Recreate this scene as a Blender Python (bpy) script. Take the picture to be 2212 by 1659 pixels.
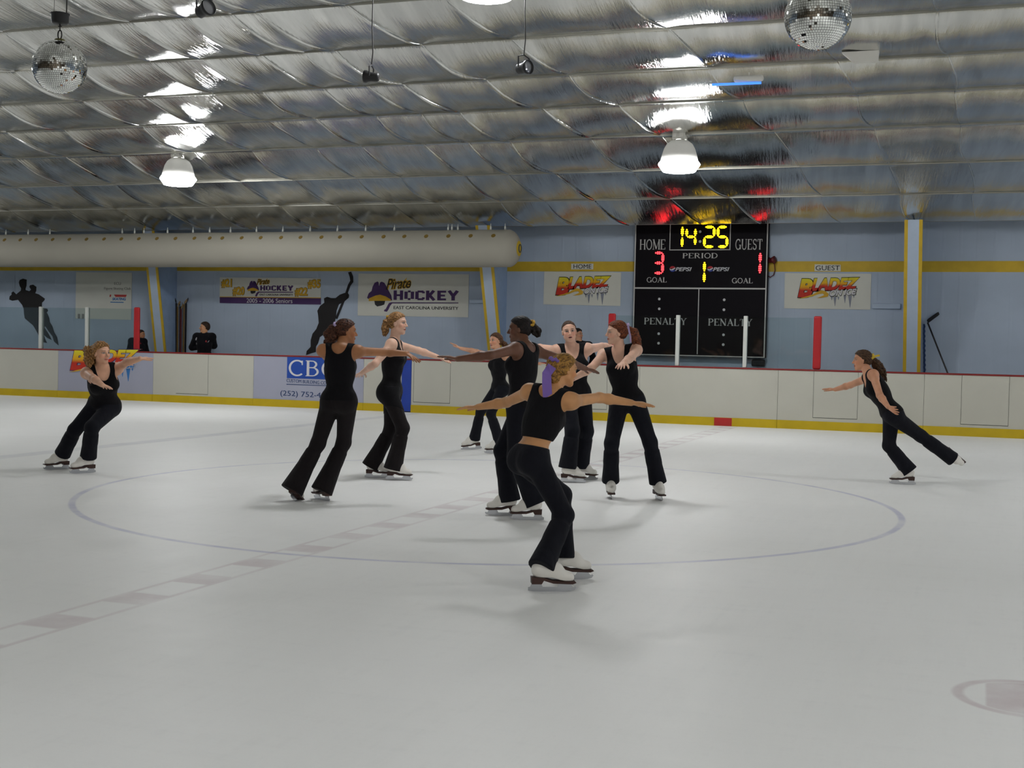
import bpy, math, random
import numpy as np
from mathutils import Matrix, Vector

# ------------------------------------------------------------------ camera, world, exposure
for o in list(bpy.data.objects):
    bpy.data.objects.remove(o, do_unlink=True)
SC = bpy.context.scene
COL = SC.collection
IMG_W, IMG_H = 2212, 1659
FPX = 2769.4                       # focal length in pixels at 2212 px wide
PITCH, ROLL, YAW = 0.03156, 0.0220, 0.35004
EYE = np.array([0.0, 0.0, 1.4])
_cy, _sy = math.cos(YAW), math.sin(YAW)
FWD = np.array([-_sy * math.cos(PITCH), _cy * math.cos(PITCH), -math.sin(PITCH)])
_r = np.array([_cy, _sy, 0.0])
_u = np.cross(_r, FWD)
RGT = math.cos(ROLL) * _r + math.sin(ROLL) * _u
UPV = -math.sin(ROLL) * _r + math.cos(ROLL) * _u
cam_d = bpy.data.cameras.new('camera')
cam = bpy.data.objects.new('camera', cam_d)
COL.objects.link(cam)
cam_d.sensor_width = 36.0
cam_d.lens = FPX / IMG_W * 36.0
cam_d.clip_end = 200
M = Matrix(((RGT[0], UPV[0], -FWD[0], EYE[0]), (RGT[1], UPV[1], -FWD[1], EYE[1]),
            (RGT[2], UPV[2], -FWD[2], EYE[2]), (0, 0, 0, 1)))
cam.matrix_world = M
SC.camera = cam

world = bpy.data.worlds.new('world')
SC.world = world
world.use_nodes = True
world.node_tree.nodes['Background'].inputs[0].default_value = (0.02, 0.022, 0.025, 1)
world.node_tree.nodes['Background'].inputs[1].default_value = 1.0
SC.view_settings.view_transform = 'Standard'
SC.view_settings.look = 'None'
SC.view_settings.gamma = 1.0
SC.view_settings.exposure = 0.0
try:
    SC.view_settings.use_curve_mapping = False
except Exception:
    pass
SC.cycles.use_denoising = True
SC.cycles.max_bounces = 7
SC.cycles.glossy_bounces = 4
SC.cycles.diffuse_bounces = 4
SC.cycles.use_adaptive_sampling = True
SC.cycles.adaptive_threshold = 0.08
SC.cycles.adaptive_min_samples = 16
SC.cycles.sample_clamp_indirect = 6.0
LAMP_STRENGTH = 81.0

# ------------------------------------------------------------------ pixel <-> place
def ray(x, y):
    return FWD + (x - IMG_W / 2) / FPX * RGT - (y - IMG_H / 2) / FPX * UPV

def on_y(x, y, Y):                 # point of the vertical plane Y = const seen at a pixel
    d = ray(x, y)
    return EYE + d * ((Y - EYE[1]) / d[1])

def on_ground(x, y, z=0.0):
    d = ray(x, y)
    return EYE + d * ((z - EYE[2]) / d[2])

def at_depth(x, y, D):
    return EYE + ray(x, y) * D

def depth_of(P):
    return float((np.asarray(P) - EYE) @ FWD)

# ------------------------------------------------------------------ the hall in metres
WALL_Y = 25.39                     # far wall
BOARD_Y = 22.99                    # ice face of the far boards
BOARD_H = 1.06
EAVE_Z = 3.864
SLOPE = 0.20
RIDGE_Y = 10.6
NEAR_Y = 2 * RIDGE_Y - WALL_Y
X0, X1 = -34.0, 22.0
CX, CY, CR = -4.18, 10.91, 3.61    # centre circle

BAY = 1.50                         # purlin spacing
PURLIN_Z = [3.76, 4.085, 4.39, 4.73, 4.945, 5.09, 5.25, 5.40, 5.55, 5.70, 5.73]
PURLIN_Y = [WALL_Y - 1.12 - BAY * i for i in range(10)] + [RIDGE_Y]

def ceil_z(Y):
    if Y < RIDGE_Y: Y = 2 * RIDGE_Y - Y
    return float(np.interp(WALL_Y - Y, [WALL_Y - v for v in PURLIN_Y], PURLIN_Z))

def on_ceiling(x, y, drop=0.0):
    d = ray(x, y); t = 8.0
    while t < 60 and EYE[2] + d[2] * t < ceil_z(EYE[1] + d[1] * t) - drop: t += 0.01
    return EYE + d * t

# ------------------------------------------------------------------ materials
def lin(c):
    out = []
    for v in c[:3]:
        v = v / 255.0
        out.append(v / 12.92 if v <= 0.04045 else ((v + 0.055) / 1.055) ** 2.4)
    return tuple(out) + (1.0,)

MATS = {}
class N:                           # small node-graph helper
    def __init__(s, name):
        s.m = bpy.data.materials.new(name)
        s.m.use_nodes = True
        s.t = s.m.node_tree
        s.b = s.t.nodes['Principled BSDF']
        s.out = s.t.nodes['Material Output']
    def n(s, typ, **kw):
        k = s.t.nodes.new(typ)
        for a, v in kw.items():
            setattr(k, a, v)
        return k
    def put(s, sock, v):
        if v is None:
            return
        if hasattr(v, 'node'):
            s.t.links.new(v, sock)
        else:
            sock.default_value = v
    def math(s, op, a, b=None, c=None, clamp=False):
        k = s.n('ShaderNodeMath', operation=op)
        k.use_clamp = clamp
        s.put(k.inputs[0], a); s.put(k.inputs[1], b); s.put(k.inputs[2], c)
        return k.outputs[0]
    def mix(s, f, a, b):
        k = s.n('ShaderNodeMix', data_type='RGBA')
        s.put(k.inputs[0], f); s.put(k.inputs[6], a); s.put(k.inputs[7], b)
        return k.outputs[2]
    def noise(s, vec, scale, detail=2.0, rough=0.5):
        k = s.n('ShaderNodeTexNoise')
        s.put(k.inputs['Vector'], vec)
        k.inputs['Scale'].default_value = scale
        k.inputs['Detail'].default_value = detail
        k.inputs['Roughness'].default_value = rough
        return k.outputs[0]
    def coord(s, which='Object'):
        return s.n('ShaderNodeTexCoord').outputs[which]
    def pos(s):
        return s.n('ShaderNodeNewGeometry').outputs['Position']
    def xyz(s, v):
        k = s.n('ShaderNodeSeparateXYZ'); s.put(k.inputs[0], v)
        return k.outputs
    def scaled(s, v, sc):
        k = s.n('ShaderNodeMapping'); s.put(k.inputs['Vector'], v)
        k.inputs['Scale'].default_value = sc
        return k.outputs[0]
    def smooth(s, v, a, b, lo=0.0, hi=1.0):
        k = s.n('ShaderNodeMapRange', interpolation_type='SMOOTHSTEP')
        s.put(k.inputs[0], v)
        k.inputs[1].default_value = a; k.inputs[2].default_value = b
        k.inputs[3].default_value = lo; k.inputs[4].default_value = hi
        return k.outputs[0]
    def bump(s, h, strength, dist):
        k = s.n('ShaderNodeBump')
        k.inputs['Strength'].default_value = strength
        k.inputs['Distance'].default_value = dist
        s.put(k.inputs['Height'], h)
        s.t.links.new(k.outputs[0], s.b.inputs['Normal'])
    def col(s, v): s.put(s.b.inputs['Base Color'], v)
    def set(s, rough=None, metal=None, spec=None, sheen=None):
        s.put(s.b.inputs['Roughness'], rough)
        s.put(s.b.inputs['Metallic'], metal)
        s.put(s.b.inputs['Specular IOR Level'], spec)
        if sheen is not None:
            s.b.inputs['Sheen Weight'].default_value = sheen

def mat(name, c, rough=0.6, metal=0.0, spec=0.4, emit=None, strength=0.0, grain=0.08, gscale=6.0, bump=0.0, bscale=60.0, lin_c=None):
    if name in MATS:
        return MATS[name]
    n = N(name)
    base = lin_c if lin_c else lin(c)
    if grain:
        nz = n.noise(n.coord(), gscale, 3.0)
        k = n.n('ShaderNodeMix', data_type='RGBA', blend_type='MULTIPLY')
        k.inputs[0].default_value = 1.0
        k.inputs[6].default_value = base
        g = n.smooth(nz, 0.25, 0.75, 1 - grain, 1 + grain * 0.4)
        cc = n.n('ShaderNodeCombineColor')
        for i in range(3): n.put(cc.inputs[i], g)
        n.put(k.inputs[7], cc.outputs[0])
        n.col(k.outputs[2])
    else:
        n.col(base)
    n.set(rough, metal, spec)
    if bump:
        n.bump(n.noise(n.coord(), bscale, 3.0), bump, 0.01)
    if emit:
        n.b.inputs['Emission Color'].default_value = lin(emit)
        n.b.inputs['Emission Strength'].default_value = strength
    MATS[name] = n.m
    return n.m

# ------------------------------------------------------------------ mesh helpers
def mesh_obj(name, V, F, m=None, parent=None, smooth=False):
    me = bpy.data.meshes.new(name)
    me.from_pydata([tuple(map(float, v)) for v in V], [], [tuple(int(i) for i in f) for f in F])
    me.update()
    if smooth:
        me.shade_smooth()
    return link(name, me, m, parent)

def link(name, me, m=None, parent=None):
    o = bpy.data.objects.new(name, me)
    COL.objects.link(o)
    if m is not None:
        me.materials.clear(); me.materials.append(m)
    if parent is not None:
        o.parent = parent
        w = Vector((0, 0, 0)); q = parent      # meshes are modelled in hall coordinates
        while q is not None:
            w += q.location; q = q.parent
        if not parent.get('_local'):
            o.location = -w
    return o

def thing(name, label, cat, loc=(0, 0, 0), group=None, kind=None, local=False):
    o = bpy.data.objects.new(name, None)
    COL.objects.link(o)
    o.location = tuple(map(float, loc))
    o.empty_display_size = 0.1
    tag(o, label, cat, group, kind)
    if local: o['_local'] = 1
    return o

def tag(o, label=None, cat=None, group=None, kind=None):
    if label: o['label'] = label
    if cat: o['category'] = cat
    if group: o['group'] = group
    if kind: o['kind'] = kind
    return o

class MB:                          # collects shapes into one mesh
    def __init__(s): s.V = []; s.F = []
    def add(s, V, F):
        b = len(s.V); s.V += [tuple(v) for v in V]; s.F += [tuple(i + b for i in f) for f in F]
        return s
    def box(s, a, b):
        x0, y0, z0 = a; x1, y1, z1 = b
        V = [(x0, y0, z0), (x1, y0, z0), (x1, y1, z0), (x0, y1, z0), (x0, y0, z1), (x1, y0, z1), (x1, y1, z1), (x0, y1, z1)]
        return s.add(V, [(3, 2, 1, 0), (4, 5, 6, 7), (0, 1, 5, 4), (1, 2, 6, 5), (2, 3, 7, 6), (3, 0, 4, 7)])
    def tube(s, pts, r, seg=10, caps=True):
        pts = [np.array(p, float) for p in pts]
        rs = r if hasattr(r, '__len__') else [r] * len(pts)
        V = []; F = []; prev = None
        for i, p in enumerate(pts):
            t = pts[min(i + 1, len(pts) - 1)] - pts[max(i - 1, 0)]
            t = t / (np.linalg.norm(t) + 1e-9)
            if prev is None:
                a = np.cross(t, [0, 0, 1.0])
                if np.linalg.norm(a) < 1e-3: a = np.cross(t, [1.0, 0, 0])
            else:
                a = prev - t * (prev @ t)
            a = a / (np.linalg.norm(a) + 1e-9); prev = a
            b = np.cross(t, a)
            for k in range(seg):
                an = 2 * math.pi * k / seg
                V.append(p + rs[i] * (math.cos(an) * a + math.sin(an) * b))
        for i in range(len(pts) - 1):
            for k in range(seg):
                k2 = (k + 1) % seg
                F.append((i * seg + k, i * seg + k2, (i + 1) * seg + k2, (i + 1) * seg + k))
        if caps:
            F.append(tuple(reversed(range(seg)))); F.append(tuple((len(pts) - 1) * seg + k for k in range(seg)))
        return s.add(V, F)
    def lathe(s, prof, c=(0, 0, 0), seg=32):       # profile of (r, z) round the z axis
        V = []; F = []
        for r, z in prof:
            for k in range(seg):
                a = 2 * math.pi * k / seg
                V.append((c[0] + r * math.cos(a), c[1] + r * math.sin(a), c[2] + z))
        for i in range(len(prof) - 1):
            for k in range(seg):
                k2 = (k + 1) % seg
                F.append((i * seg + k, i * seg + k2, (i + 1) * seg + k2, (i + 1) * seg + k))
        return s.add(V, F)
    def prism_xz(s, poly, y0, y1):                 # outline in X,Z with depth from y0 to y1
        n = len(poly)
        V = [(p[0], y0, p[1]) for p in poly] + [(p[0], y1, p[1]) for p in poly]
        F = [tuple(range(n)), tuple(reversed(range(n, 2 * n)))]
        for i in range(n):
            j = (i + 1) % n
            F.append((j, i, n + i, n + j))
        return s.add(V, F)
    def obj(s, name, m, parent=None, smooth=False):
        return mesh_obj(name, s.V, s.F, m, parent, smooth)

def bevel(o, w, seg=2):
    b = o.modifiers.new('bevel', 'BEVEL'); b.width = w; b.segments = seg; b.limit_method = 'ANGLE'
    return o

def fix_normals(o):
    import bmesh
    bm = bmesh.new(); bm.from_mesh(o.data)
    bmesh.ops.recalc_face_normals(bm, faces=bm.faces[:])
    bm.to_mesh(o.data); bm.free()
    return o
# ------------------------------------------------------------------ bodies: smooth distance fields turned into one continuous mesh
F32 = np.float32
def nrm(v):
    v = np.asarray(v, float); return v / (np.linalg.norm(v) + 1e-12)

def cone(a, b, r1, r2, k=0.02, sub=False):
    a = np.asarray(a, float); b = np.asarray(b, float); ab = b - a; L2 = max(float(ab @ ab), 1e-9)
    A = a.astype(F32); AB = ab.astype(F32)
    def f(P):
        q = P - A
        t = np.clip(q @ AB / F32(L2), 0, 1)
        q = q - t[:, None] * AB
        return np.sqrt((q * q).sum(1)) - (F32(r1) + F32(r2 - r1) * t)
    return dict(f=f, c=(a + b) / 2, R=math.sqrt(L2) / 2 + max(r1, r2), k=k, sub=sub)

def frus(a, b, r1, r2, k=0.02):    # cone with flat ends, for hems
    a = np.asarray(a, float); b = np.asarray(b, float); ab = b - a; L = max(float(np.linalg.norm(ab)), 1e-6)
    A = a.astype(F32); U = (ab / L).astype(F32)
    def f(P):
        q = P - A
        h = q @ U
        t = np.clip(h / F32(L), 0, 1)
        rad = np.sqrt(np.maximum(((q - h[:, None] * U) ** 2).sum(1), 0)) - (F32(r1) + F32(r2 - r1) * t)
        ax = np.maximum(-h, h - F32(L))
        return np.maximum(rad, ax)
    return dict(f=f, c=(a + b) / 2, R=math.hypot(L / 2, max(r1, r2)), k=k, sub=False)

def ell(c, axes, rad, k=0.03, sub=False):
    c = np.asarray(c, float); C = c.astype(F32)
    A = np.array([nrm(x) for x in axes]).astype(F32); r = np.array(rad, F32)
    def f(P):
        q = (P - C) @ A.T
        k0 = np.sqrt(((q / r) ** 2).sum(1)); k1 = np.sqrt(((q / (r * r)) ** 2).sum(1))
        return k0 * (k0 - 1) / np.maximum(k1, 1e-6)
    return dict(f=f, c=c, R=float(max(rad)), k=k, sub=sub)

def ball(c, r, k=0.02, sub=False):
    return cone(c, c, r, r, k, sub)

def flat(a, b, r1, r2, nrmal, s, k=0.02):      # capsule squashed along a direction
    nn = nrm(nrmal); a = np.asarray(a, float); b = np.asarray(b, float)
    N3 = nn.astype(F32); sc = F32(1.0 / s - 1.0)
    a2 = a; ab = b - a; ab2 = ab + nn * (ab @ nn) * (1 / s - 1)
    A = a.astype(F32); AB = ab2.astype(F32); L2 = max(float(ab2 @ ab2), 1e-9)
    def f(P):
        q = P - A
        q = q + (q @ N3)[:, None] * N3 * sc
        t = np.clip(q @ AB / F32(L2), 0, 1)
        q = q - t[:, None] * AB
        return (np.sqrt((q * q).sum(1)) - (F32(r1) + F32(r2 - r1) * t)) * F32(s ** 0.5)
    return dict(f=f, c=(a + b) / 2, R=float(np.linalg.norm(ab)) / 2 + max(r1, r2), k=k, sub=False)

def field(ops, P, sel=None):
    d = None
    for o in (ops if sel is None else [ops[i] for i in sel]):
        e = o['f'](P)
        if d is None:
            d = e if not o['sub'] else np.full(len(P), 1.0, F32)
            continue
        k = o['k']
        if o['sub']:
            e = -e
            h = np.clip(0.5 - 0.5 * (d - e) / k, 0, 1)
            d = d + (e - d) * h + k * h * (1 - h)
        else:
            h = np.clip(0.5 + 0.5 * (e - d) / k, 0, 1)
            d = e + (d - e) * h - k * h * (1 - h)
    return d

def sdf_mesh(ops, vox=0.005, off=0.0, region=None, disp=None, pad=0.03):
    c = np.array([o['c'] for o in ops if not o['sub']]); R = np.array([o['R'] for o in ops if not o['sub']])
    lo = (c - R[:, None]).min(0) - pad - off; hi = (c + R[:, None]).max(0) + pad + off
    BS = 14
    nb = np.ceil((hi - lo) / (vox * BS)).astype(int)
    n = nb * BS + 1
    V = np.full(n, 0.05, F32)
    bl = vox * BS; brad = bl * 0.8661
    allc = np.array([o['c'] for o in ops]); allR = np.array([o['R'] for o in ops]); allk = np.array([o['k'] for o in ops])
    issub = np.array([o['sub'] for o in ops])
    g = np.arange(BS + 1, dtype=F32) * F32(vox)
    gx, gy, gz = np.meshgrid(g, g, g, indexing='ij')
    base = np.stack([gx.ravel(), gy.ravel(), gz.ravel()], 1)
    for bi in range(nb[0]):
        for bj in range(nb[1]):
            ctr0 = lo + (np.array([bi, bj, 0]) + 0.5) * bl
            for bk in range(nb[2]):
                ctr = ctr0 + np.array([0, 0, bk * bl])
                dd = np.linalg.norm(allc - ctr, axis=1) - allR - brad - off
                near = dd < allk + 2 * vox + 0.012
                if not (near & ~issub).any():
                    continue
                P = base + (lo + np.array([bi, bj, bk]) * bl).astype(F32)
                d = field(ops, P, np.nonzero(near)[0]) - F32(off)
                if disp is not None: d = d + disp(P)
                if region is not None: d = np.maximum(d, region(P))
                V[bi * BS:bi * BS + BS + 1, bj * BS:bj * BS + BS + 1, bk * BS:bk * BS + BS + 1] = d.reshape(BS + 1, BS + 1, BS + 1)
    return surface_nets(V, lo, vox)

def surface_nets(V, lo, vox):
    S = V < 0
    c = np.zeros(tuple(x - 1 for x in V.shape), np.int8)
    sl = [slice(None, -1), slice(1, None)]
    for a in range(2):
        for b in range(2):
            for d in range(2):
                c += S[sl[a], sl[b], sl[d]]
    act = (c > 0) & (c < 8)
    ids = np.argwhere(act)
    idx = np.full(act.shape, -1, np.int32)
    idx[act] = np.arange(len(ids), dtype=np.int32)
    acc = np.zeros((len(ids), 3)); cnt = np.zeros(len(ids))
    cor = [np.array([a, b, d]) for a in range(2) for b in range(2) for d in range(2)]
    vals = [V[ids[:, 0] + q[0], ids[:, 1] + q[1], ids[:, 2] + q[2]] for q in cor]
    for i in range(8):
        for j in range(i + 1, 8):
            if np.abs(cor[i] - cor[j]).sum() != 1: continue
            a, b = vals[i], vals[j]
            m = (a < 0) != (b < 0)
            t = np.where(m, a / np.where(m, a - b, 1), 0)
            acc += np.where(m[:, None], cor[i] + t[:, None] * (cor[j] - cor[i]), 0); cnt += m
    P = lo + vox * (ids + acc / cnt[:, None])
    quads = []
    I = idx
    a = S[:-1, 1:-1, 1:-1]; b = S[1:, 1:-1, 1:-1]; w = np.argwhere(a != b)
    if len(w):
        s = a[tuple(w.T)]; i, j, k = w[:, 0], w[:, 1] + 1, w[:, 2] + 1
        q = np.stack([I[i, j - 1, k - 1], I[i, j, k - 1], I[i, j, k], I[i, j - 1, k]], 1); q[~s] = q[~s][:, ::-1]; quads.append(q)
    a = S[1:-1, :-1, 1:-1]; b = S[1:-1, 1:, 1:-1]; w = np.argwhere(a != b)
    if len(w):
        s = a[tuple(w.T)]; i, j, k = w[:, 0] + 1, w[:, 1], w[:, 2] + 1
        q = np.stack([I[i - 1, j, k - 1], I[i - 1, j, k], I[i, j, k], I[i, j, k - 1]], 1); q[~s] = q[~s][:, ::-1]; quads.append(q)
    a = S[1:-1, 1:-1, :-1]; b = S[1:-1, 1:-1, 1:]; w = np.argwhere(a != b)
    if len(w):
        s = a[tuple(w.T)]; i, j, k = w[:, 0] + 1, w[:, 1] + 1, w[:, 2]
        q = np.stack([I[i - 1, j - 1, k], I[i, j - 1, k], I[i, j, k], I[i - 1, j, k]], 1); q[~s] = q[~s][:, ::-1]; quads.append(q)
    Q = np.concatenate(quads) if quads else np.zeros((0, 4), int)
    Q = Q[(Q >= 0).all(1)]
    return P, Q

def relax(P, Q, it=2, f=0.5):
    for _ in range(it):
        S = np.zeros_like(P); c = np.zeros(len(P))
        for a, b in ((0, 1), (1, 2), (2, 3), (3, 0)):
            np.add.at(S, Q[:, a], P[Q[:, b]]); np.add.at(c, Q[:, a], 1)
            np.add.at(S, Q[:, b], P[Q[:, a]]); np.add.at(c, Q[:, b], 1)
        P = P + f * (S / np.maximum(c, 1)[:, None] - P)
    return P

def np_mesh(name, P, Q, m=None, parent=None, attrs=None):
    me = bpy.data.meshes.new(name)
    me.vertices.add(len(P)); me.vertices.foreach_set('co', np.asarray(P, F32).ravel())
    me.loops.add(len(Q) * 4); me.loops.foreach_set('vertex_index', np.asarray(Q, np.int32).ravel())
    me.polygons.add(len(Q)); me.polygons.foreach_set('loop_start', np.arange(0, len(Q) * 4, 4, dtype=np.int32))
    try: me.polygons.foreach_set('loop_total', np.full(len(Q), 4, np.int32))
    except Exception: pass
    me.polygons.foreach_set('use_smooth', np.ones(len(Q), bool))
    me.update(calc_edges=True)
    for an, av in (attrs or {}).items():
        at = me.attributes.new(an, 'FLOAT_VECTOR', 'POINT')
        at.data.foreach_set('vector', np.asarray(av, F32).ravel())
    me.validate()
    return link(name, me, m, parent)

# ------------------------------------------------------------------ skin, hair, cloth
def skin_mat(name, c, mouth=0.16, lip=(168, 92, 86), brow=(70, 48, 34), iris=(60, 48, 40)):
    n = N(name)
    at = n.n('ShaderNodeAttribute', attribute_name='hl')
    s, f, u = n.xyz(at.outputs['Vector'])
    a = n.math('ABSOLUTE', s)
    front = n.math('GREATER_THAN', f, 3.5)
    def el(cs, cu, rs, ru, soft=0.25, x=a):
        p = n.math('POWER', n.math('DIVIDE', n.math('SUBTRACT', x, cs), rs), 2.0)
        q = n.math('POWER', n.math('DIVIDE', n.math('SUBTRACT', u, cu), ru), 2.0)
        return n.math('MULTIPLY', n.smooth(n.math('ADD', p, q), 1 - soft, 1 + soft, 1.0, 0.0), front)
    base = lin(c)
    dark = tuple(v * 0.80 for v in base[:3]) + (1,)
    nz = n.noise(n.pos(), 9.0, 3.0)
    cc = n.mix(n.smooth(nz, 0.35, 0.7), base, dark)
    blush = tuple(min(1, v * w) for v, w in zip(base[:3], (1.02, 0.80, 0.78))) + (1,)
    cc = n.mix(n.math('MULTIPLY', el(4.0, -2.6, 2.6, 2.4, 0.9), 0.7), cc, blush)
    cc = n.mix(n.math('MULTIPLY', el(3.1, 0.8, 2.3, 1.5, 0.7), 0.35), cc, tuple(v * 0.5 for v in base[:3]) + (1,))
    cc = n.mix(n.math('MULTIPLY', el(3.2, 2.75, 2.0, 0.42, 0.5), 0.75), cc, lin(brow))
    cc = n.mix(el(3.1, 0.62, 1.65, 0.74), cc, (0.02, 0.014, 0.012, 1))
    cc = n.mix(el(3.1, 0.55, 1.40, 0.50), cc, (0.55, 0.52, 0.50, 1))
    cc = n.mix(el(3.1, 0.58, 0.62, 0.60), cc, lin(iris))
    cc = n.mix(n.math('MULTIPLY', el(0.0, -6.1, 2.35, 1.05, 0.3), 0.85), cc, lin(lip))
    cc = n.mix(el(0.0, -6.15, 2.0 if mouth < 0.3 else 1.7, mouth, 0.35), cc, (0.03, 0.008, 0.008, 1))
    n.col(cc)
    n.set(0.5, 0.0, 0.4)
    n.b.inputs['Subsurface Weight'].default_value = 0.06
    n.b.inputs['Subsurface Radius'].default_value = (0.012, 0.005, 0.003)
    return n.m

def hair_mat(name, c, c2=None, scale=160.0):
    n = N(name)
    at = n.n('ShaderNodeAttribute', attribute_name='hl')
    v = n.scaled(at.outputs['Vector'], (1.0, 0.14, 0.26))
    nz = n.noise(v, 2.2, 3.0, 0.6)
    b = lin(c)
    lo = tuple(x * 0.45 for x in b[:3]) + (1,)
    hi = lin(c2) if c2 else tuple(min(1, x * 1.5) for x in b[:3]) + (1,)
    n.col(n.mix(n.smooth(nz, 0.32, 0.68), lo, hi))
    n.set(0.55, 0.0, 0.22)
    n.bump(nz, 0.30, 0.005)
    return n.m

def cloth_mat(name, c, pin=None):
    n = N(name)
    p = n.pos()
    nz = n.noise(p, 26.0, 3.0)
    b = lin(c); d = tuple(x * 0.6 for x in b[:3]) + (1,)
    n.col(n.mix(nz, d, b))
    n.set(0.92, 0.0, 0.15, 0.04)
    n.bump(n.noise(n.scaled(p, (1, 1, 0.35)), 24.0, 2.0), 0.35, 0.02)
    return n.m

# ------------------------------------------------------------------ skeleton
def dirs_at(P):
    c = EYE - np.asarray(P); c[2] = 0; c = nrm(c)
    right = np.cross(-c, [0, 0, 1.0])
    return c, right

def heading(P, phi):               # 0 = towards the photographer, 90 = to the right of the photo
    c, r = dirs_at(P); a = math.radians(phi)
    return math.cos(a) * c + math.sin(a) * r

def reach(parent, L, px, sign, warn=''):
    d = ray(*px); dn = np.linalg.norm(d); d = d / dn
    w = EYE - parent
    b = w @ d; cc = w @ w - L * L
    disc = b * b - cc
    if disc < 0:
        q = EYE - d * b
        return q
    t = -b + sign * math.sqrt(disc)
    return EYE + d * t

def frame(f, up):
    up = nrm(up); f = np.asarray(f, float); f = nrm(f - up * (f @ up))
    return np.cross(up, f), f, up  # side (subject's left), forward, up

def two_bone(a, c, l1, l2, pole):
    v = c - a; d = np.linalg.norm(v)
    if d >= l1 + l2 - 0.004:
        k = (d + 0.004) / (l1 + l2); l1 *= k; l2 *= k
    x = (l1 * l1 - l2 * l2 + d * d) / (2 * d)
    h = math.sqrt(max(l1 * l1 - x * x, 0))
    u = v / d; p = pole - u * (pole @ u)
    return a + u * x + nrm(p) * h

def head_ops(hc, A, s, girth=1.0):
    """A = (side, forward, up); s = metres per model centimetre."""
    S, Fw, U = A
    pt = lambda a, f, u: hc + s * (a * S + f * Fw + u * U)
    E = lambda c, r, k, sub=False: ell(pt(*c), A, [x * s for x in r], k * s, sub)
    C = lambda a, b, r1, r2, k, sub=False: cone(pt(*a), pt(*b), r1 * s, r2 * s, k * s, sub)
    w = girth
    ops = [E((0, -1.2, 3.2), (7.2, 9.2, 8.0), 1.5), E((0, 2.6, -3.4), (5.5 * w, 5.7, 7.5), 3.0),
           C((0, 6.3, -9.5), (0, 6.0, -9.0), 1.9, 1.9, 2.0),
           C((4.4 * w, 0.5, -5.6), (1.5, 5.8, -9.2), 2.0, 1.6, 2.0), C((-4.4 * w, 0.5, -5.6), (-1.5, 5.8, -9.2), 2.0, 1.6, 2.0),
           C((3.7 * w, 5.3, -2.4), (3.7 * w, 5.0, -2.8), 2.3, 2.3, 1.8), C((-3.7 * w, 5.3, -2.4), (-3.7 * w, 5.0, -2.8), 2.3, 2.3, 1.8),
           C((-3.6, 6.9, 2.3), (3.6, 6.9, 2.3), 1.3, 1.3, 1.6),
           E((3.15, 9.3, 0.5), (1.75, 1.9, 1.15), 1.0, True), E((-3.15, 9.3, 0.5), (1.75, 1.9, 1.15), 1.0, True),
           C((3.1, 6.75, 0.55), (3.1, 6.75, 0.55), 1.25, 1.25, 0.3), C((-3.1, 6.75, 0.55), (-3.1, 6.75, 0.55), 1.25, 1.25, 0.3),
           C((0, 7.9, 1.4), (0, 10.2, -2.6), 0.75, 1.0, 0.9), C((1.05, 8.9, -3.0), (-1.05, 8.9, -3.0), 0.75, 0.75, 0.7),
           E((0, 8.15, -5.55), (2.3, 0.95, 0.62), 0.6), E((0, 8.0, -6.7), (1.9, 0.95, 0.7), 0.6),
           E((7.15, -0.6, -0.9), (0.85, 1.7, 2.9), 0.6), E((-7.15, -0.6, -0.9), (0.85, 1.7, 2.9), 0.6)]
    return ops

def hand_ops(wr, tip, palm, thumb, L, curl=0.15, spread=1.0, rr=1.0):
    h = nrm(tip - wr); n = nrm(palm - h * (palm @ h)); b = np.cross(h, n)
    if b @ thumb < 0: b = -b
    s = L / 18.0
    kn = []
    ops = [flat(wr + h * 1.2 * s, wr + h * 6.6 * s, 2.8 * s * rr, 3.5 * s * rr, n, 0.42, 0.012)]
    lens = [6.9, 7.9, 7.3, 5.7]
    for i in range(4):
        off = (1.5 - i) * 2.0
        k0 = wr + h * (8.2 - 0.35 * abs(i - 1)) * s + b * off * s
        dr = nrm(h + b * math.radians((1.5 - i) * 7.5 * spread))
        p = k0; l = lens[i] * s
        for j, (fr, an) in enumerate(((0.45, 0.5), (0.31, 1.0), (0.24, 1.3))):
            ang = curl * (0.4 + an) * (1 + 0.25 * i)
            d2 = nrm(dr * math.cos(ang) + n * math.sin(ang))
            q = p + d2 * l * fr
            r1 = (0.86 - 0.09 * j) * s * rr; r2 = (0.80 - 0.09 * j) * s * rr
            ops.append(cone(p, q, r1, r2, 0.004 if j else 0.008))
            p = q
    t0 = wr + h * 2.2 * s + b * 2.4 * s + n * 0.5 * s
    d1 = nrm(h * 0.75 + b * 0.72 + n * 0.25); t1 = t0 + d1 * 4.0 * s
    t2 = t1 + nrm(h * 0.9 + b * 0.45 + n * 0.2) * 3.0 * s; t3 = t2 + nrm(h * 1.0 + b * 0.25 + n * 0.2) * 2.4 * s
    ops += [cone(t0, t1, 1.25 * s * rr, 1.0 * s * rr, 0.012), cone(t1, t2, 0.98 * s * rr, 0.88 * s * rr, 0.005), cone(t2, t3, 0.86 * s * rr, 0.7 * s * rr, 0.004)]
    return ops

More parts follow.
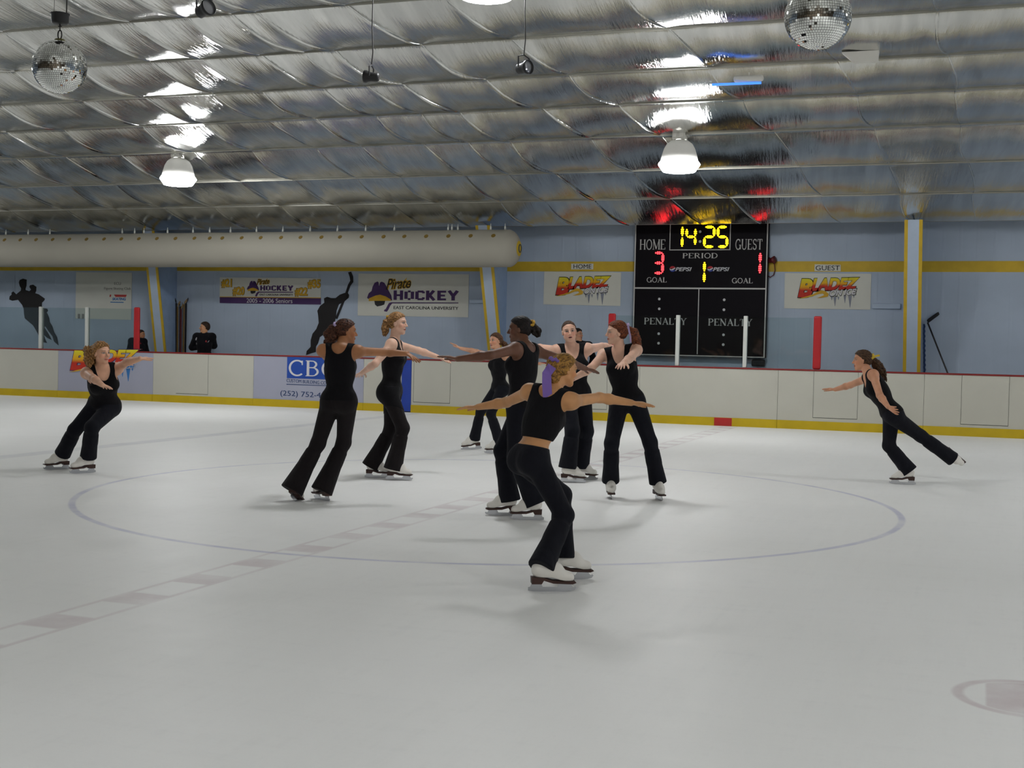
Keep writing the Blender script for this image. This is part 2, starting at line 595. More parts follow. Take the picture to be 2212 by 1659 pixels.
# ------------------------------------------------------------------ skates
BLADE = [(-10, .5), (-7, .05), (-3, 0), (10, 0), (14, .25), (16.6, .9), (17.6, 2.2), (17.0, 2.9), (16.2, 2.4), (15.4, 2.7), (14.2, 4.7), (8, 4.7), (6.6, 2.5), (-1.6, 2.5), (-2.8, 4.7), (-8, 4.7), (-8.8, 2.6), (-10, 2.3)]
SOLE = [(-8.2, 4.6), (-2.6, 4.6), (-1.4, 6.6), (4, 5.0), (15, 4.6), (17.2, 5.4), (16.6, 6.1), (4, 6.4), (-2, 8.4), (-8.4, 8.4)]
def frame_mesh(name, poly, half, O, Fw, S, U, m, parent, inner=0.0):
    V = []; n = len(poly)
    for sg in (-1, 1):
        for p in poly:
            V.append(O + 0.01 * (p[0] * Fw + p[1] * U + sg * half * S))
    mb = MB(); Fc = [tuple(range(n)), tuple(reversed(range(n, 2 * n)))]
    for i in range(n):
        j = (i + 1) % n; Fc.append((j, i, n + i, n + j))
    o = mesh_obj(name, V, Fc, m, parent)
    fix_normals(o)
    return o

def skate(root, O, Fw, U, knee=None, white=True):
    S = np.cross(U, Fw)
    pt = lambda f, u, s=0: O + 0.01 * (f * Fw + u * U + s * S)
    an_ = pt(-2.6, 13); sh_ = nrm(knee - an_) if knee is not None else U
    ops = [cone(pt(-4.2, 12.2), pt(6, 9.6), 0.041, 0.040, 0.02), cone(pt(6, 9.4), pt(13.2, 8.1), 0.040, 0.031, 0.03),
           cone(an_, an_ + sh_ * 0.075, 0.045, 0.046, 0.025), ell(pt(4, 13), (S, Fw, U), (0.035, 0.055, 0.045), 0.03)]
    def reg(P):
        q = P - O.astype(F32); u = q @ U.astype(F32); f = q @ Fw.astype(F32)
        return np.maximum(np.where(f < 0.04, 0.083 - u, np.maximum(0.062, 0.083 - (f - 0.04) * 0.3) - u), (q @ sh_.astype(F32)) - F32((an_ - O) @ sh_ + 0.075))
    P, Q = sdf_mesh(ops, 0.005, 0, reg)
    bo = np_mesh('skate', P, Q, MATS['boot_white'] if white else MATS['boot_black'], root)
    frame_mesh('sole', SOLE, 3.3, O, Fw, S, U, MATS['boot_sole'], bo)
    frame_mesh('blade', BLADE, 0.22, O, Fw, S, U, MATS['blade_steel'], bo)
    return bo

# ------------------------------------------------------------------ a person from pixel measurements
def person(sp):
    H = sp['H']; g = sp.get('girth', 1.0); k = H / 1.65; male = sp.get('male', False)
    # feet
    feet = []
    for ft in sp['feet']:
        if 'depth' in ft:
            O = at_depth(ft['px'][0], ft['px'][1], ft['depth'])
        else:
            O = on_ground(ft['px'][0], ft['px'][1], sp.get('floor', 0.0))
        if 'toe' in ft:
            T = at_depth(ft['toe'][0], ft['toe'][1], depth_of(O) + ft.get('toe_dd', 0)); Fw = nrm(T - O)
            hint = ft.get('up', (0, 0, 1)); U = nrm(np.array(hint) - Fw * (np.array(hint) @ Fw))
        else:
            Fw = heading(O, ft['phi']); U = np.array([0, 0, 1.0])
            if 'lift' in ft:       # heel raised on the toe pick
                a = math.radians(ft['lift']); Fw, U = math.cos(a) * Fw - math.sin(a) * U, math.cos(a) * U + math.sin(a) * Fw
            if 'roll' in ft:
                a = math.radians(ft['roll']); S = np.cross(U, Fw); U = math.cos(a) * U + math.sin(a) * S
        O = O - Fw * 0.03
        feet.append((O, Fw, U))
    skates = sp.get('skates', True)
    ank_h = 0.155 if skates else 0.09
    ank = [O + U * ank_h - Fw * 0.02 for O, Fw, U in feet]
    ground = np.mean([f[0] for f in feet[:sp.get('nground', 2)]], axis=0)
    Dp = depth_of(ground) + sp.get('pelvis_dd', 0.0)
    pel = at_depth(sp['pelvis'][0], sp['pelvis'][1], Dp)
    nb = reach(pel, 0.285 * H, sp['neck'], sp.get('lean', 1))
    if 'neck_dd' in sp: nb = at_depth(sp['neck'][0], sp['neck'][1], Dp + sp['neck_dd'])
    U = nrm(nb - pel)
    Sp, Fp, Up = frame(heading(pel, sp['pel_phi']), nrm(U * 0.6 + np.array([0, 0, 0.4])) if not sp.get('bend') else nrm(U * 0.5 + np.array(sp['bend'])))
    Sc, Fc, Uc = frame(heading(nb, sp['chest_phi']), U)
    tl = np.linalg.norm(nb - pel)
    hc = reach(nb, 0.112 * H, sp['head'], sp.get('head_sign', 1))
    # head frame
    hf = heading(hc, sp['head_phi']); pitch = math.radians(sp.get('head_pitch', 0))
    hf = hf * math.cos(pitch) + np.array([0, 0, math.sin(pitch)])
    hup = np.array([0, 0, 1.0]) + (hc - nb) * sp.get('head_follow', 0.8)
    if 'head_roll' in sp:          # tilt towards the right of the photo
        hup = nrm(hup) + dirs_at(hc)[1] * math.tan(math.radians(sp['head_roll']))
    A = frame(hf, hup)
    hs = 0.138 * H / 22.5 * sp.get('head_k', 1.0)
    # torso
    sh = 0.102 * H * (1.06 if male else 1.0)
    P = lambda s_, f_, u_: pel + k * 0.01 * (s_ * Sp + f_ * Fp + u_ * Up)
    Cc = lambda s_, f_, u_: nb + k * 0.01 * (s_ * Sc + f_ * Fc + u_ * Uc)
    wv = lambda t: pel + U * tl * t
    Sw, Fw_, Uw = frame(Fp + Fc, U)
    r = k * 0.01 * g
    shj = [nb + sh * Sc * sg - Uc * 0.030 * H / 1.0 * 0.8 for sg in (1, -1)]
    if 'shrug' in sp:
        shj = [q + Uc * v for q, v in zip(shj, sp['shrug'])]
    bust = sp.get('bust', 1.0)
    torso = [ell(P(0, 0, 1), (Sp, Fp, Up), (16.0 * r, 11.2 * r, 11.5 * r), 0.05),
             ell(P(7.0, -4.0, -4), (Sp, Fp, Up), (9.2 * r, 8.8 * r, 9.6 * r), 0.05), ell(P(-7.0, -4.0, -4), (Sp, Fp, Up), (9.2 * r, 8.8 * r, 9.6 * r), 0.05),
             ell(wv(0.40), (Sw, Fw_, Uw), (12.4 * r, 9.6 * r, 14 * r), 0.06),
             ell(Cc(0, -0.3, -19), (Sc, Fc, Uc), (14.0 * r, 10.4 * r, 15 * r), 0.06),
             ell(Cc(0, -0.6, -9), (Sc, Fc, Uc), (14.4 * r, 8.2 * r, 9 * r), 0.05),
             cone(shj[0] - Fc * 0.005, shj[1] - Fc * 0.005, 4.7 * r, 4.7 * r, 0.05),
             cone(nb - Uc * 0.012 * k - Fc * 0.012, shj[0] * 0.85 + nb * 0.15 + Uc * 0.004, 3.8 * r, 4.4 * r, 0.05), cone(nb - Uc * 0.012 * k - Fc * 0.012, shj[1] * 0.85 + nb * 0.15 + Uc * 0.004, 3.8 * r, 4.4 * r, 0.05)]
    if not male:
        for sg in (1, -1):
            torso.append(ell(Cc(7.0 * sg * g, 7.2 * g * bust ** 0.5, -18.0), (Sc, Fc, Uc), (6.4 * r * bust, 5.6 * r * bust, 6.6 * r * bust), 0.035))
    # legs
    hip = [P(8.3 * g ** 0.5 * sg, 0, -4) for sg in (1, -1)]
    l1, l2 = 0.245 * H, 0.246 * H
    order = sp.get('foot_order', (0, 1))
    rat = max(np.linalg.norm(ank[order[i]] - hip[i]) for i in (0, 1)) / (l1 + l2)
    if sp.get('fit', 0.975):
        kk = min(1.10, max(0.90, rat / sp.get('fit', 0.975))); l1 *= kk; l2 *= kk
    if sp.get('kneelog'): print(sp['id'], 'legfit', round(rat, 3))
    knees = [None, None]
    legs = []; trous = []
    fl = sp.get('flare', 9.0)
    for sd in (0, 1):
        O, Fw, Uf = feet[order[sd]]; an = ank[order[sd]]
        ps = sp['knee_phi'][sd]
        lk = sp.get('legk', (1, 1))[sd]
        kn = two_bone(hip[sd], an, l1 * lk, l2 * lk, heading(pel, ps) if not isinstance(ps, tuple) else nrm(np.array(ps)))
        sd_ = nrm(an - kn)
        knees[order[sd]] = kn
        bk = nrm(heading(pel, ps) if not isinstance(ps, tuple) else np.array(ps)); bk = bk - sd_ * (bk @ sd_)
        calf = kn + (an - kn) * 0.32 - bk * 0.012
        legs += [cone(hip[sd], kn, 8.3 * r, 5.5 * r, 0.03), cone(kn, calf, 5.2 * r, 5.0 * r, 0.03), cone(calf, an, 5.0 * r, 3.6 * r, 0.03)]
        if not skates or True:
            legs += [cone(an, O + Uf * (0.092 if skates else 0.035) + Fw * 0.09, 3.3 * r, 2.2 * r, 0.02)]
        hem = kn + (an - kn) * sp.get('hem', 1.05)
        mid = kn + (an - kn) * 0.45
        trous += [cone(hip[sd], kn, 9.0 * r, 6.4 * r, 0.03), cone(kn, mid, 6.3 * r, 6.3 * r, 0.03),
                  frus(kn + (an - kn) * 0.25, hem, 6.2 * r, (fl if not isinstance(fl, tuple) else fl[sd]) * 0.01 * k, 0.03)]
        if sp.get('kneelog'): print(sp['id'], 'leg', sd, np.linalg.norm(an - hip[sd]) / (l1 + l2))
    # arms
    arms = []; hands = []; jarm = []
    ab = sp.get('arm', 1.0) * (1.15 if male else 1.0)
    for sd in (0, 1):
        a = sp['arms'][sd]
        if a is None: continue
        la, lf, lh = 0.180 * H, 0.148 * H, 0.112 * H
        el_ = reach(shj[sd], la, a[0][:2], a[0][2]); wr = reach(el_, lf, a[1][:2], a[1][2]); tp = reach(wr, lh, a[2][:2], a[2][2])
        if sp.get('armlog'):
            print(sp['id'], 'arm', sd, round(np.linalg.norm(el_ - shj[sd]) / la, 2), round(np.linalg.norm(wr - el_) / lf, 2), round(np.linalg.norm(tp - wr) / lh, 2))
        q = r * ab
        arms += [ball(shj[sd], 5.0 * q, 0.035), cone(shj[sd], el_, 4.8 * q, 3.7 * q, 0.03), cone(el_, el_ + (wr - el_) * 0.3, 3.7 * q, 3.8 * q, 0.02), cone(el_ + (wr - el_) * 0.3, wr, 3.8 * q, 2.5 * q, 0.02)]
        jarm += [ball(shj[sd] - Uc * 0.01, 5.2 * q, 0.05), cone(shj[sd] - Uc * 0.01, el_, 5.2 * q, 4.6 * q, 0.03), cone(el_, wr, 4.6 * q, 3.6 * q, 0.02)]
        palm = np.array(a[3]) if len(a) > 3 else np.array([0, 0, -1.0])
        tp2 = wr + nrm(tp - wr)
        thumb = Fc if len(a) < 5 else np.array(a[4], float)
        hands += hand_ops(wr, tp2, palm, thumb, lh, a[5] if len(a) > 5 else 0.12, sp.get('spread', 1.0))
    heads = head_ops(hc, A, hs, sp.get('face_w', 1.0))
    neck = [cone(nb - Uc * 0.02, hc + hs * (-1.6 * A[1] - 4.0 * A[2]), 5.4 * r / g ** 0.5, 5.0 * r / g ** 0.5, 0.03)]
    Pm, Q = sdf_mesh(torso + legs + neck + arms + heads + hands, sp.get('vox', 0.005))
    hl = np.stack([((Pm - hc) @ ax) / hs for ax in A], 1)
    root = np_mesh('person', Pm, Q, skin_mat('skin_' + sp['id'], sp['skin'], sp.get('mouth', 0.16), sp.get('lip', (168, 92, 86)), sp.get('brow', (70, 48, 34))), None, {'hl': hl})
    # the body mesh stands at its feet
    loc = Vector((float(ground[0]), float(ground[1]), float(sp.get('floor', 0.0))))
    root.data.transform(Matrix.Translation(-loc)); root.location = loc
    tag(root, sp['label'], 'person', sp.get('group'))
    # clothes
    Sc_, Fc_, Uc_ = [x.astype(F32) for x in (Sc, Fc, Uc)]; NB = nb.astype(F32); PL = pel.astype(F32); UP = Up.astype(F32)
    cm = F32(0.01 * k)
    jacket = sp.get('jacket')
    sh_loc = [(q - nb) for q in shj]
    def reg_top(Pq):
        q = (Pq - NB) / cm
        s = q @ Sc_; f = q @ Fc_; u = q @ Uc_
        fd, bd = sp.get('neckline', (15.0, 9.0))
        hw = sp.get('neck_w', 7.6)
        dep = np.where(f > -1, fd, bd)
        neckhole = 1 - np.sqrt((s / hw) ** 2 + ((u - 3) / (dep + 3)) ** 2)
        so = sh / k * 100
        armhole = 1 - np.sqrt((np.maximum(np.abs(s) - 0, 0) - so - 1.5) ** 2 / 6.2 ** 2 + ((u + 5) / 11.0) ** 2)
        armhole = np.where(np.abs(s) > so + 1.5, np.maximum(armhole, np.where(u > -16, 0.3, -1)), armhole)
        hem = (sp.get('shirt_hem', -2.0) - ((Pq - PL) @ UP) / cm)
        return np.maximum(np.maximum(neckhole * 6, armhole * 6), hem) * cm
    def reg_jacket(Pq):
        q = (Pq - NB) / cm
        u = q @ Uc_; f = q @ Fc_
        return np.maximum(u - 5.0 + np.clip(f, -5, 6) * 0.45, sp.get('shirt_hem', -14.0) - ((Pq - PL) @ UP) / cm) * cm
    if jacket:
        Pm, Q = sdf_mesh(torso + jarm, 0.006, 0.014, reg_jacket)
        jk = np_mesh('jacket', Pm, Q, sp['top_mat'], root)
        for (nm, pts, w, mt_) in sp.get('trim', []):
            pass
    else:
        Pm, Q = sdf_mesh(torso, 0.005, 0.008, reg_top)
        jk = np_mesh('tank_top', relax(Pm, Q, 3), Q, sp['top_mat'], root)
    if sp.get('skirt'):
        def reg_sk(Pq):
            u = ((Pq - PL) @ UP) / cm; sx = ((Pq - PL) @ Sp.astype(F32)) / cm
            return np.maximum(u - 4.0, -(u + 24.0 + 0.45 * sx)) * cm
        sk = [dict(o_, k=0.05) for o_ in (torso[:4] + [trous[0], trous[3]])]
        Pm, Q = sdf_mesh(sk, 0.006, 0.0085, reg_sk)
        np_mesh('skirt', relax(Pm, Q, 3), Q, sp['top_mat'], root)
    def reg_tr(Pq):
        return (((Pq - PL) @ UP) / cm - F32(sp.get('waist', 7.0))) * cm
    fold = None
    Pm, Q = sdf_mesh(torso[:4] + trous, 0.006, 0.005, reg_tr)
    np_mesh('trousers', relax(Pm, Q, 2), Q, sp['leg_mat'], root)
    # hair
    hw = lambda a, f, u: hc + hs * (a * A[0] + f * A[1] + u * A[2])
    vol = sp.get('hair_vol', 0.9)
    hops = [ell(hw(0, -1.2, 3.2), A, [(7.2 + vol) * hs, (9.2 + vol) * hs, (8.0 + vol * 0.9) * hs], 0.01)]
    hops.append(ell(hw(0, -3.6, -0.4), A, [(6.3 + vol) * hs, (6.4 + vol) * hs, 6.6 * hs], 0.02))
    h0, h1 = sp.get('hairline', (2.4, 0.72))
    HC = hc.astype(F32); AA = [x.astype(F32) for x in A]
    curl = sp.get('curl', 0.35); rs = random.Random(hash(sp['id']) % 1000 if False else sum(map(ord, sp['id'])))
    ph = [rs.uniform(0, 6.28) for _ in range(6)]
    tie = sp.get('tie')
    tieP = hw(*tie) if tie else None
    def hdisp(Pq):
        q = (Pq - HC) / F32(hs)
        s = q @ AA[0]; f = q @ AA[1]; u = q @ AA[2]
        return F32(curl * hs) * (np.sin(s * 2.1 + f * 0.9 + ph[0]) * np.sin(u * 1.7 + ph[1]) + 0.6 * np.sin(f * 2.6 + u * 1.1 + ph[2]) * np.sin(s * 2.9 + ph[3]))
    def hreg(Pq):
        q = (Pq - HC) / F32(hs)
        f = q @ AA[1]; u = q @ AA[2]; s = np.abs(q @ AA[0])
        t = np.clip((f + 2.2) / 3.4, 0, 1); t = t * t * (3 - 2 * t)
        um = (1 - t) * F32(sp.get('nape', -6.2)) + t * (F32(h0) + np.maximum(f - 0.5, 0) * F32(h1))
        um = um + 0.35 * np.sin(f * 2.3 + s * 1.9 + ph[4])
        cut = (um - u) * F32(0.75)
        return cut * F32(hs)
    Pm, Q = sdf_mesh(hops, 0.005, 0, hreg, hdisp)
    attr = lambda X: {'hl': np.stack([((X - hc) @ ax) / hs for ax in A], 1)}
    hr = np_mesh('hair', Pm, Q, sp['hair_mat'], root, attr(Pm))
    if tie:
        pts = [tieP] + [at_depth(x, y, depth_of(hc) + dd) for x, y, dd, _ in sp['tail']]
        rad = [sp.get('tie_r', 0.016)] + [t[3] for t in sp['tail']]
        tops = [cone(pts[i], pts[i + 1], rad[i], rad[i + 1], 0.02) for i in range(len(pts) - 1)]
        for j in range(9):
            off = np.array([rs.gauss(0, 1) for _ in range(3)]); off /= np.linalg.norm(off)
            q = [pts[0]] + [pts[i] + off * rad[i] * (0.75 + 0.25 * i) + (pts[i] - pts[i - 1]) * rs.uniform(-0.1, 0.22) for i in range(1, len(pts))]
            for i in range(len(q) - 1): tops.append(cone(q[i], q[i + 1], max(rad[i] * 0.42, 0.006), max(rad[i + 1] * 0.42, 0.0045), 0.008))
        Pm, Q = sdf_mesh(tops, 0.005, 0, None, hdisp, 0.03)
        np_mesh('ponytail', Pm, Q, sp['hair_mat'], root, attr(Pm))
        if sp.get('band'):
            ax = nrm(pts[1] - pts[0]); a1 = nrm(np.cross(ax, [0.3, 0.2, 1.0])); a2 = np.cross(ax, a1)
            R = sp.get('band_r', 0.030); cpt = tieP + ax * 0.004
            ring = []
            for i in range(29):
                t = 2 * math.pi * i / 28
                ring.append(cpt + (a1 * math.cos(t) + a2 * math.sin(t)) * (R + 0.004 * math.sin(7 * t)) + ax * 0.005 * math.cos(5 * t))
            mb = MB().tube(ring, [0.011 + 0.003 * math.sin(9 * i) for i in range(29)], 8)
            mb.obj('hair_band', sp['band'], root, True)
    for j, rb in enumerate(sp.get('ribbons', [])):
        pts = [at_depth(x, y, depth_of(hc) + dd) for x, y, dd in rb['px']]
        w = rb['w']; m_ = MB(); V = []; Fq = []
        for i, q in enumerate(pts):
            t = nrm(pts[min(i + 1, len(pts) - 1)] - pts[max(0, i - 1)]); sd = nrm(np.cross(t, nrm(EYE - q)))
            bk = nrm(EYE - q) * 0.002
            for e in (sd * w / 2 + bk, -sd * w / 2 + bk, -sd * w / 2 - bk, sd * w / 2 - bk): V.append(q + e)
        for i in range(len(pts) - 1):
            for e in range(4):
                Fq.append((i * 4 + e, i * 4 + (e + 1) % 4, i * 4 + 4 + (e + 1) % 4, i * 4 + 4 + e))
        Fq += [(3, 2, 1, 0), tuple(len(V) - 4 + e for e in range(4))]
        fix_normals(m_.add(V, Fq).obj('hair_ribbon', rb['m'], root))
    if skates:
        for (O, Fw, Uf), kn_ in zip(feet, knees):
            skate(root, O, Fw, Uf, kn_)
    else:
        for O, Fw, Uf in feet:
            S_ = np.cross(Uf, Fw); q = lambda f, u, s=0: O + 0.01 * (f * Fw + u * Uf + s * S_)
            Pm, Q = sdf_mesh([cone(q(-4, 4.4), q(14, 3.2), 0.044, 0.034, 0.03), cone(q(-2, 5), q(-3, 13), 0.045, 0.048, 0.02)], 0.006, 0, lambda Z: (F32(O @ Uf) - Z @ Uf.astype(F32)))
            np_mesh('shoe', Pm, Q, MATS['boot_black'], root)
    return dict(root=root, nb=nb, pel=pel, hc=hc, A=A, hs=hs, Sc=Sc, Fc=Fc, Uc=Uc, k=k, shj=shj, top=jk)
# ------------------------------------------------------------------ shared materials
mat('boot_white', (226, 222, 214), 0.45, grain=0.06)
mat('boot_black', (22, 20, 20), 0.5)
mat('boot_sole', (62, 38, 30), 0.55)
mat('blade_steel', (190, 192, 196), 0.22, 1.0, grain=0)
mat('white_paint', (222, 221, 208), 0.5, grain=0.05)
mat('black_metal', (26, 26, 28), 0.45, grain=0.1)
mat('yellow_paint', (202, 168, 42), 0.55, grain=0.10)
mat('column_blue', (176, 190, 208), 0.55, grain=0.04)

# ------------------------------------------------------------------ the hall: ice, walls, foil ceiling
def ice_material():
    n = N('ice')
    p = n.pos(); x, y, z = n.xyz(p)
    big = n.noise(n.scaled(p, (0.25, 0.25, 1)), 1.0, 4.0)
    scr1 = n.noise(n.scaled(p, (14.0, 1.1, 1)), 1.0, 5.0, 0.7)
    scr2 = n.noise(n.scaled(p, (1.4, 9.0, 1)), 1.0, 5.0, 0.7)
    fine = n.noise(p, 55.0, 2.0)
    v = n.math('ADD', n.math('MULTIPLY', scr1, 0.5), n.math('MULTIPLY', scr2, 0.5))
    c = n.mix(n.smooth(big, 0.3, 0.7), (0.86, 0.86, 0.838, 1), (0.91, 0.91, 0.895, 1))
    c = n.mix(n.math('MULTIPLY', n.smooth(v, 0.5, 0.72), 0.16), c, (0.66, 0.67, 0.67, 1))
    c = n.mix(n.math('MULTIPLY', n.smooth(fine, 0.55, 0.8), 0.10), c, (0.70, 0.70, 0.70, 1))
    fade = n.smooth(n.noise(p, 2.3, 4.0, 0.6), 0.25, 0.7, 0.35, 1.0)
    def stripe(v, lo, hi, soft=0.012):
        return n.math('MULTIPLY', n.smooth(v, lo - soft, lo + soft), n.smooth(v, hi - soft, hi + soft, 1.0, 0.0))
    # centre circle
    dx = n.math('SUBTRACT', x, CX); dy = n.math('SUBTRACT', y, CY)
    rr = n.math('SQRT', n.math('ADD', n.math('MULTIPLY', dx, dx), n.math('MULTIPLY', dy, dy)))
    c = n.mix(n.math('MULTIPLY', n.math('MULTIPLY', stripe(rr, CR - 0.028, CR + 0.028), fade), 0.44), c, lin((128, 132, 188)))
    # chequered centre line
    ax = n.math('ABSOLUTE', dx)
    edge = stripe(ax, 0.112, 0.145, 0.01)
    ph = n.math('FRACT', n.math('DIVIDE', n.math('ADD', y, 0.05), 0.62))
    blk = n.math('MULTIPLY', stripe(ax, -1.0, 0.125), stripe(ph, 0.05, 0.48, 0.03))
    cl = n.math('MAXIMUM', n.math('MULTIPLY', edge, 0.8), blk)
    c = n.mix(n.math('MULTIPLY', n.math('MULTIPLY', cl, fade), 0.29), c, lin((150, 92, 112)))
    # blue lines
    for bx in (-10.28, 1.92 + 0.0):
        c = n.mix(n.math('MULTIPLY', n.math('MULTIPLY', stripe(x, bx - 0.14, bx + 0.14), fade), 0.22 if bx < 0 else 0.0), c, lin((110, 118, 150)))
    # neutral-zone face-off spot
    sx = n.math('SUBTRACT', x, 0.23); sy = n.math('SUBTRACT', y, 5.60)
    sr = n.math('SQRT', n.math('ADD', n.math('MULTIPLY', sx, sx), n.math('MULTIPLY', sy, sy)))
    ring = stripe(sr, 0.255, 0.30, 0.012)
    fill = n.math('MULTIPLY', n.smooth(sr, 0.245, 0.255, 1.0, 0.0), n.smooth(n.math('ABSOLUTE', sx), 0.16, 0.175, 1.0, 0.0))
    c = n.mix(n.math('MULTIPLY', n.math('MULTIPLY', n.math('MAXIMUM', ring, fill), fade), 0.34), c, lin((150, 92, 110)))
    n.col(c)
    n.set(n.smooth(v, 0.3, 0.7, 0.38, 0.52), 0.0, 0.16)
    n.bump(n.math('ADD', v, n.math('MULTIPLY', fine, 0.2)), 0.12, 0.01)
    return n.m

fl = MB(); fl.add([(X0, NEAR_Y - 0.2, 0), (X1, NEAR_Y - 0.2, 0), (X1, WALL_Y + 0.2, 0), (X0, WALL_Y + 0.2, 0)], [(0, 1, 2, 3)])
tag(fl.obj('floor', ice_material()), 'white ice with a faint blue centre circle and pink chequered line', 'ice', kind='structure')

def wall_material(name, c):
    n = N(name)
    p = n.pos(); x, y, z = n.xyz(p)
    b = lin(c)
    nz = n.noise(n.scaled(p, (0.5, 0.5, 0.9)), 1.2, 4.0)
    n.col(n.mix(n.smooth(nz, 0.3, 0.75), tuple(v * 0.88 for v in b[:3]) + (1,), b))
    n.set(0.55, 0.0, 0.35)
    w = n.math('SINE', n.math('MULTIPLY', n.math('ADD', x, y), 2 * math.pi / 0.30))
    n.bump(n.smooth(w, 0.80, 0.98), 0.25, 0.006)
    return n.m
mw = wall_material('wall_blue', (176, 189, 206))
mn = wall_material('wall_dim', (96, 84, 70))
top = max(PURLIN_Z) + 0.3
def wall(name, V, m):
    o = mesh_obj(name, V, [tuple(range(len(V)))], m); o['kind'] = 'structure'; return o
wall('wall_far', [(X0, WALL_Y, 0), (X1, WALL_Y, 0), (X1, WALL_Y, EAVE_Z + 0.45), (X0, WALL_Y, EAVE_Z + 0.45)], mw)
wall('wall_near', [(X0, NEAR_Y, 0), (X0, NEAR_Y, EAVE_Z), (X1, NEAR_Y, EAVE_Z), (X1, NEAR_Y, 0)], mn)
for nm, xx in (('wall_left', X0), ('wall_right', X1)):
    wall(nm, [(xx, NEAR_Y, 0), (xx, WALL_Y, 0), (xx, WALL_Y, EAVE_Z), (xx, RIDGE_Y, top), (xx, NEAR_Y, EAVE_Z)], mw)

def foil_material():
    n = N('foil')
    p = n.pos()
    q = n.n('ShaderNodeMapping'); n.put(q.inputs['Vector'], p)
    q.inputs['Rotation'].default_value = (0, 0, math.radians(-7))
    q = q.outputs[0]
    a = n.noise(n.scaled(q, (5.5, 0.55, 0.6)), 1.0, 3.0, 0.55)
    b = n.noise(n.scaled(q, (26.0, 1.5, 1.5)), 1.0, 4.0, 0.6)
    h = n.math('ADD', n.math('MULTIPLY', a, 0.45), n.math('MULTIPLY', b, 0.55))
    n.col(n.mix(n.smooth(a, 0.35, 0.7), (0.58, 0.585, 0.565, 1), (0.72, 0.72, 0.695, 1)))
    n.set(n.smooth(n.noise(q, 0.8, 2.0), 0.3, 0.7, 0.10, 0.17), 1.0, 0.5)
    n.bump(h, 0.55, 0.022)
    return n.m
mfoil = foil_material()

def ceiling():
    # foil sheets sagging between the purlins, with folded seams running up the slope
    dx = 0.07; nx = int((X1 - X0) / dx) + 1
    xs = np.linspace(X0, X1, nx)
    rg = np.random.RandomState(7)
    seams = []; s = X0
    while s < X1:
        seams.append((s, 0.02 + 0.19 * math.exp(-((s + 4.8) / 3.4) ** 2) + rg.uniform(-0.01, 0.01), rg.uniform(0.5, 1.0))); s += rg.uniform(0.95, 1.6)
    rows_y = []; rows_z = []; rows_t = []
    NB = 14
    for i in range(10):
        ya, yb = PURLIN_Y[i], PURLIN_Y[i + 1]; za, zb = PURLIN_Z[i], PURLIN_Z[i + 1]
        for j in range(NB + (1 if i == 9 else 0)):
            t = j / NB
            rows_y.append(ya + (yb - ya) * t); rows_z.append(za + (zb - za) * t); rows_t.append((t, i))
    V = np.zeros((len(rows_y), nx, 3))
    seam_x = lambda sx, sk, yy, t, i: sx - sk * (WALL_Y - yy) + 0.07 * math.sin(t * 3.1) * math.sin(i * 2.1 + sx)
    lf = [rg.uniform(0, 6.28, 4) for _ in range(11)]
    for r, (yy, zz, (t, i)) in enumerate(zip(rows_y, rows_z, rows_t)):
        amp = (0.040, 0.050, 0.060)[i] if i < 3 else 0.072
        f = lf[i]
        sagx = 1 + 0.18 * np.sin(xs * 0.9 + f[0]) + 0.10 * np.sin(xs * 2.3 + f[1])
        z = zz - amp * 4 * t * (1 - t) * sagx
        e = 4 * t * (1 - t)
        z += e * 0.006 * np.sin(xs * 7.0 + f[2] + t * 2) + e * 0.004 * np.sin(xs * 13.0 + f[3] - t * 3)
        for (sx, sk, st) in seams:
            cxx = seam_x(sx, sk, yy, t, i)
            z -= st * (0.012 + 0.022 * e) * np.exp(-((xs - cxx) / 0.10) ** 2)
        V[r, :, 0] = xs; V[r, :, 1] = yy; V[r, :, 2] = z
    nr = len(rows_y)
    idx = np.arange(nr * nx).reshape(nr, nx)
    Q = np.stack([idx[:-1, :-1], idx[1:, :-1], idx[1:, 1:], idx[:-1, 1:]], -1).reshape(-1, 4)
    P = V.reshape(-1, 3)
    # the other slope behind the photographer, coarser
    sub = V[::2, ::4].copy(); sub[..., 1] = 2 * RIDGE_Y - sub[..., 1]
    n2r, n2x = sub.shape[:2]; id2 = np.arange(n2r * n2x).reshape(n2r, n2x) + len(P)
    Q2 = np.stack([id2[:-1, :-1], id2[:-1, 1:], id2[1:, 1:], id2[1:, :-1]], -1).reshape(-1, 4)
    # taped folds hanging a few centimetres below every seam
    FV = []; FQ = []; nb = len(P) + n2r * n2x
    for (sx, sk, st) in seams:
        b0 = nb + len(FV)
        for r, (yy, (t, i)) in enumerate(zip(rows_y, rows_t)):
            x = seam_x(sx, sk, yy, t, i)
            z = float(np.interp(x, xs, V[r, :, 2])); e = 4 * t * (1 - t)
            dr = (0.012 + 0.030 * e) * st; ln = 0.018 * math.sin(i * 1.7 + sx * 3)
            FV += [(x - 0.016, yy, z + 0.004), (x + ln, yy, z - dr), (x + 0.016, yy, z + 0.004)]
        for r in range(len(rows_y) - 1):
            a = b0 + r * 3
            FQ += [(a, a + 1, a + 4, a + 3), (a + 1, a + 2, a + 5, a + 4)]
    o = np_mesh('ceiling', np.concatenate([P, sub.reshape(-1, 3), np.array(FV)]), np.concatenate([Q, Q2, np.array(FQ)]), mfoil)
    o['kind'] = 'structure'
    return o
ceiling()
mb_ = mat('purlin_strip', (150, 148, 138), 0.5, 0.6)
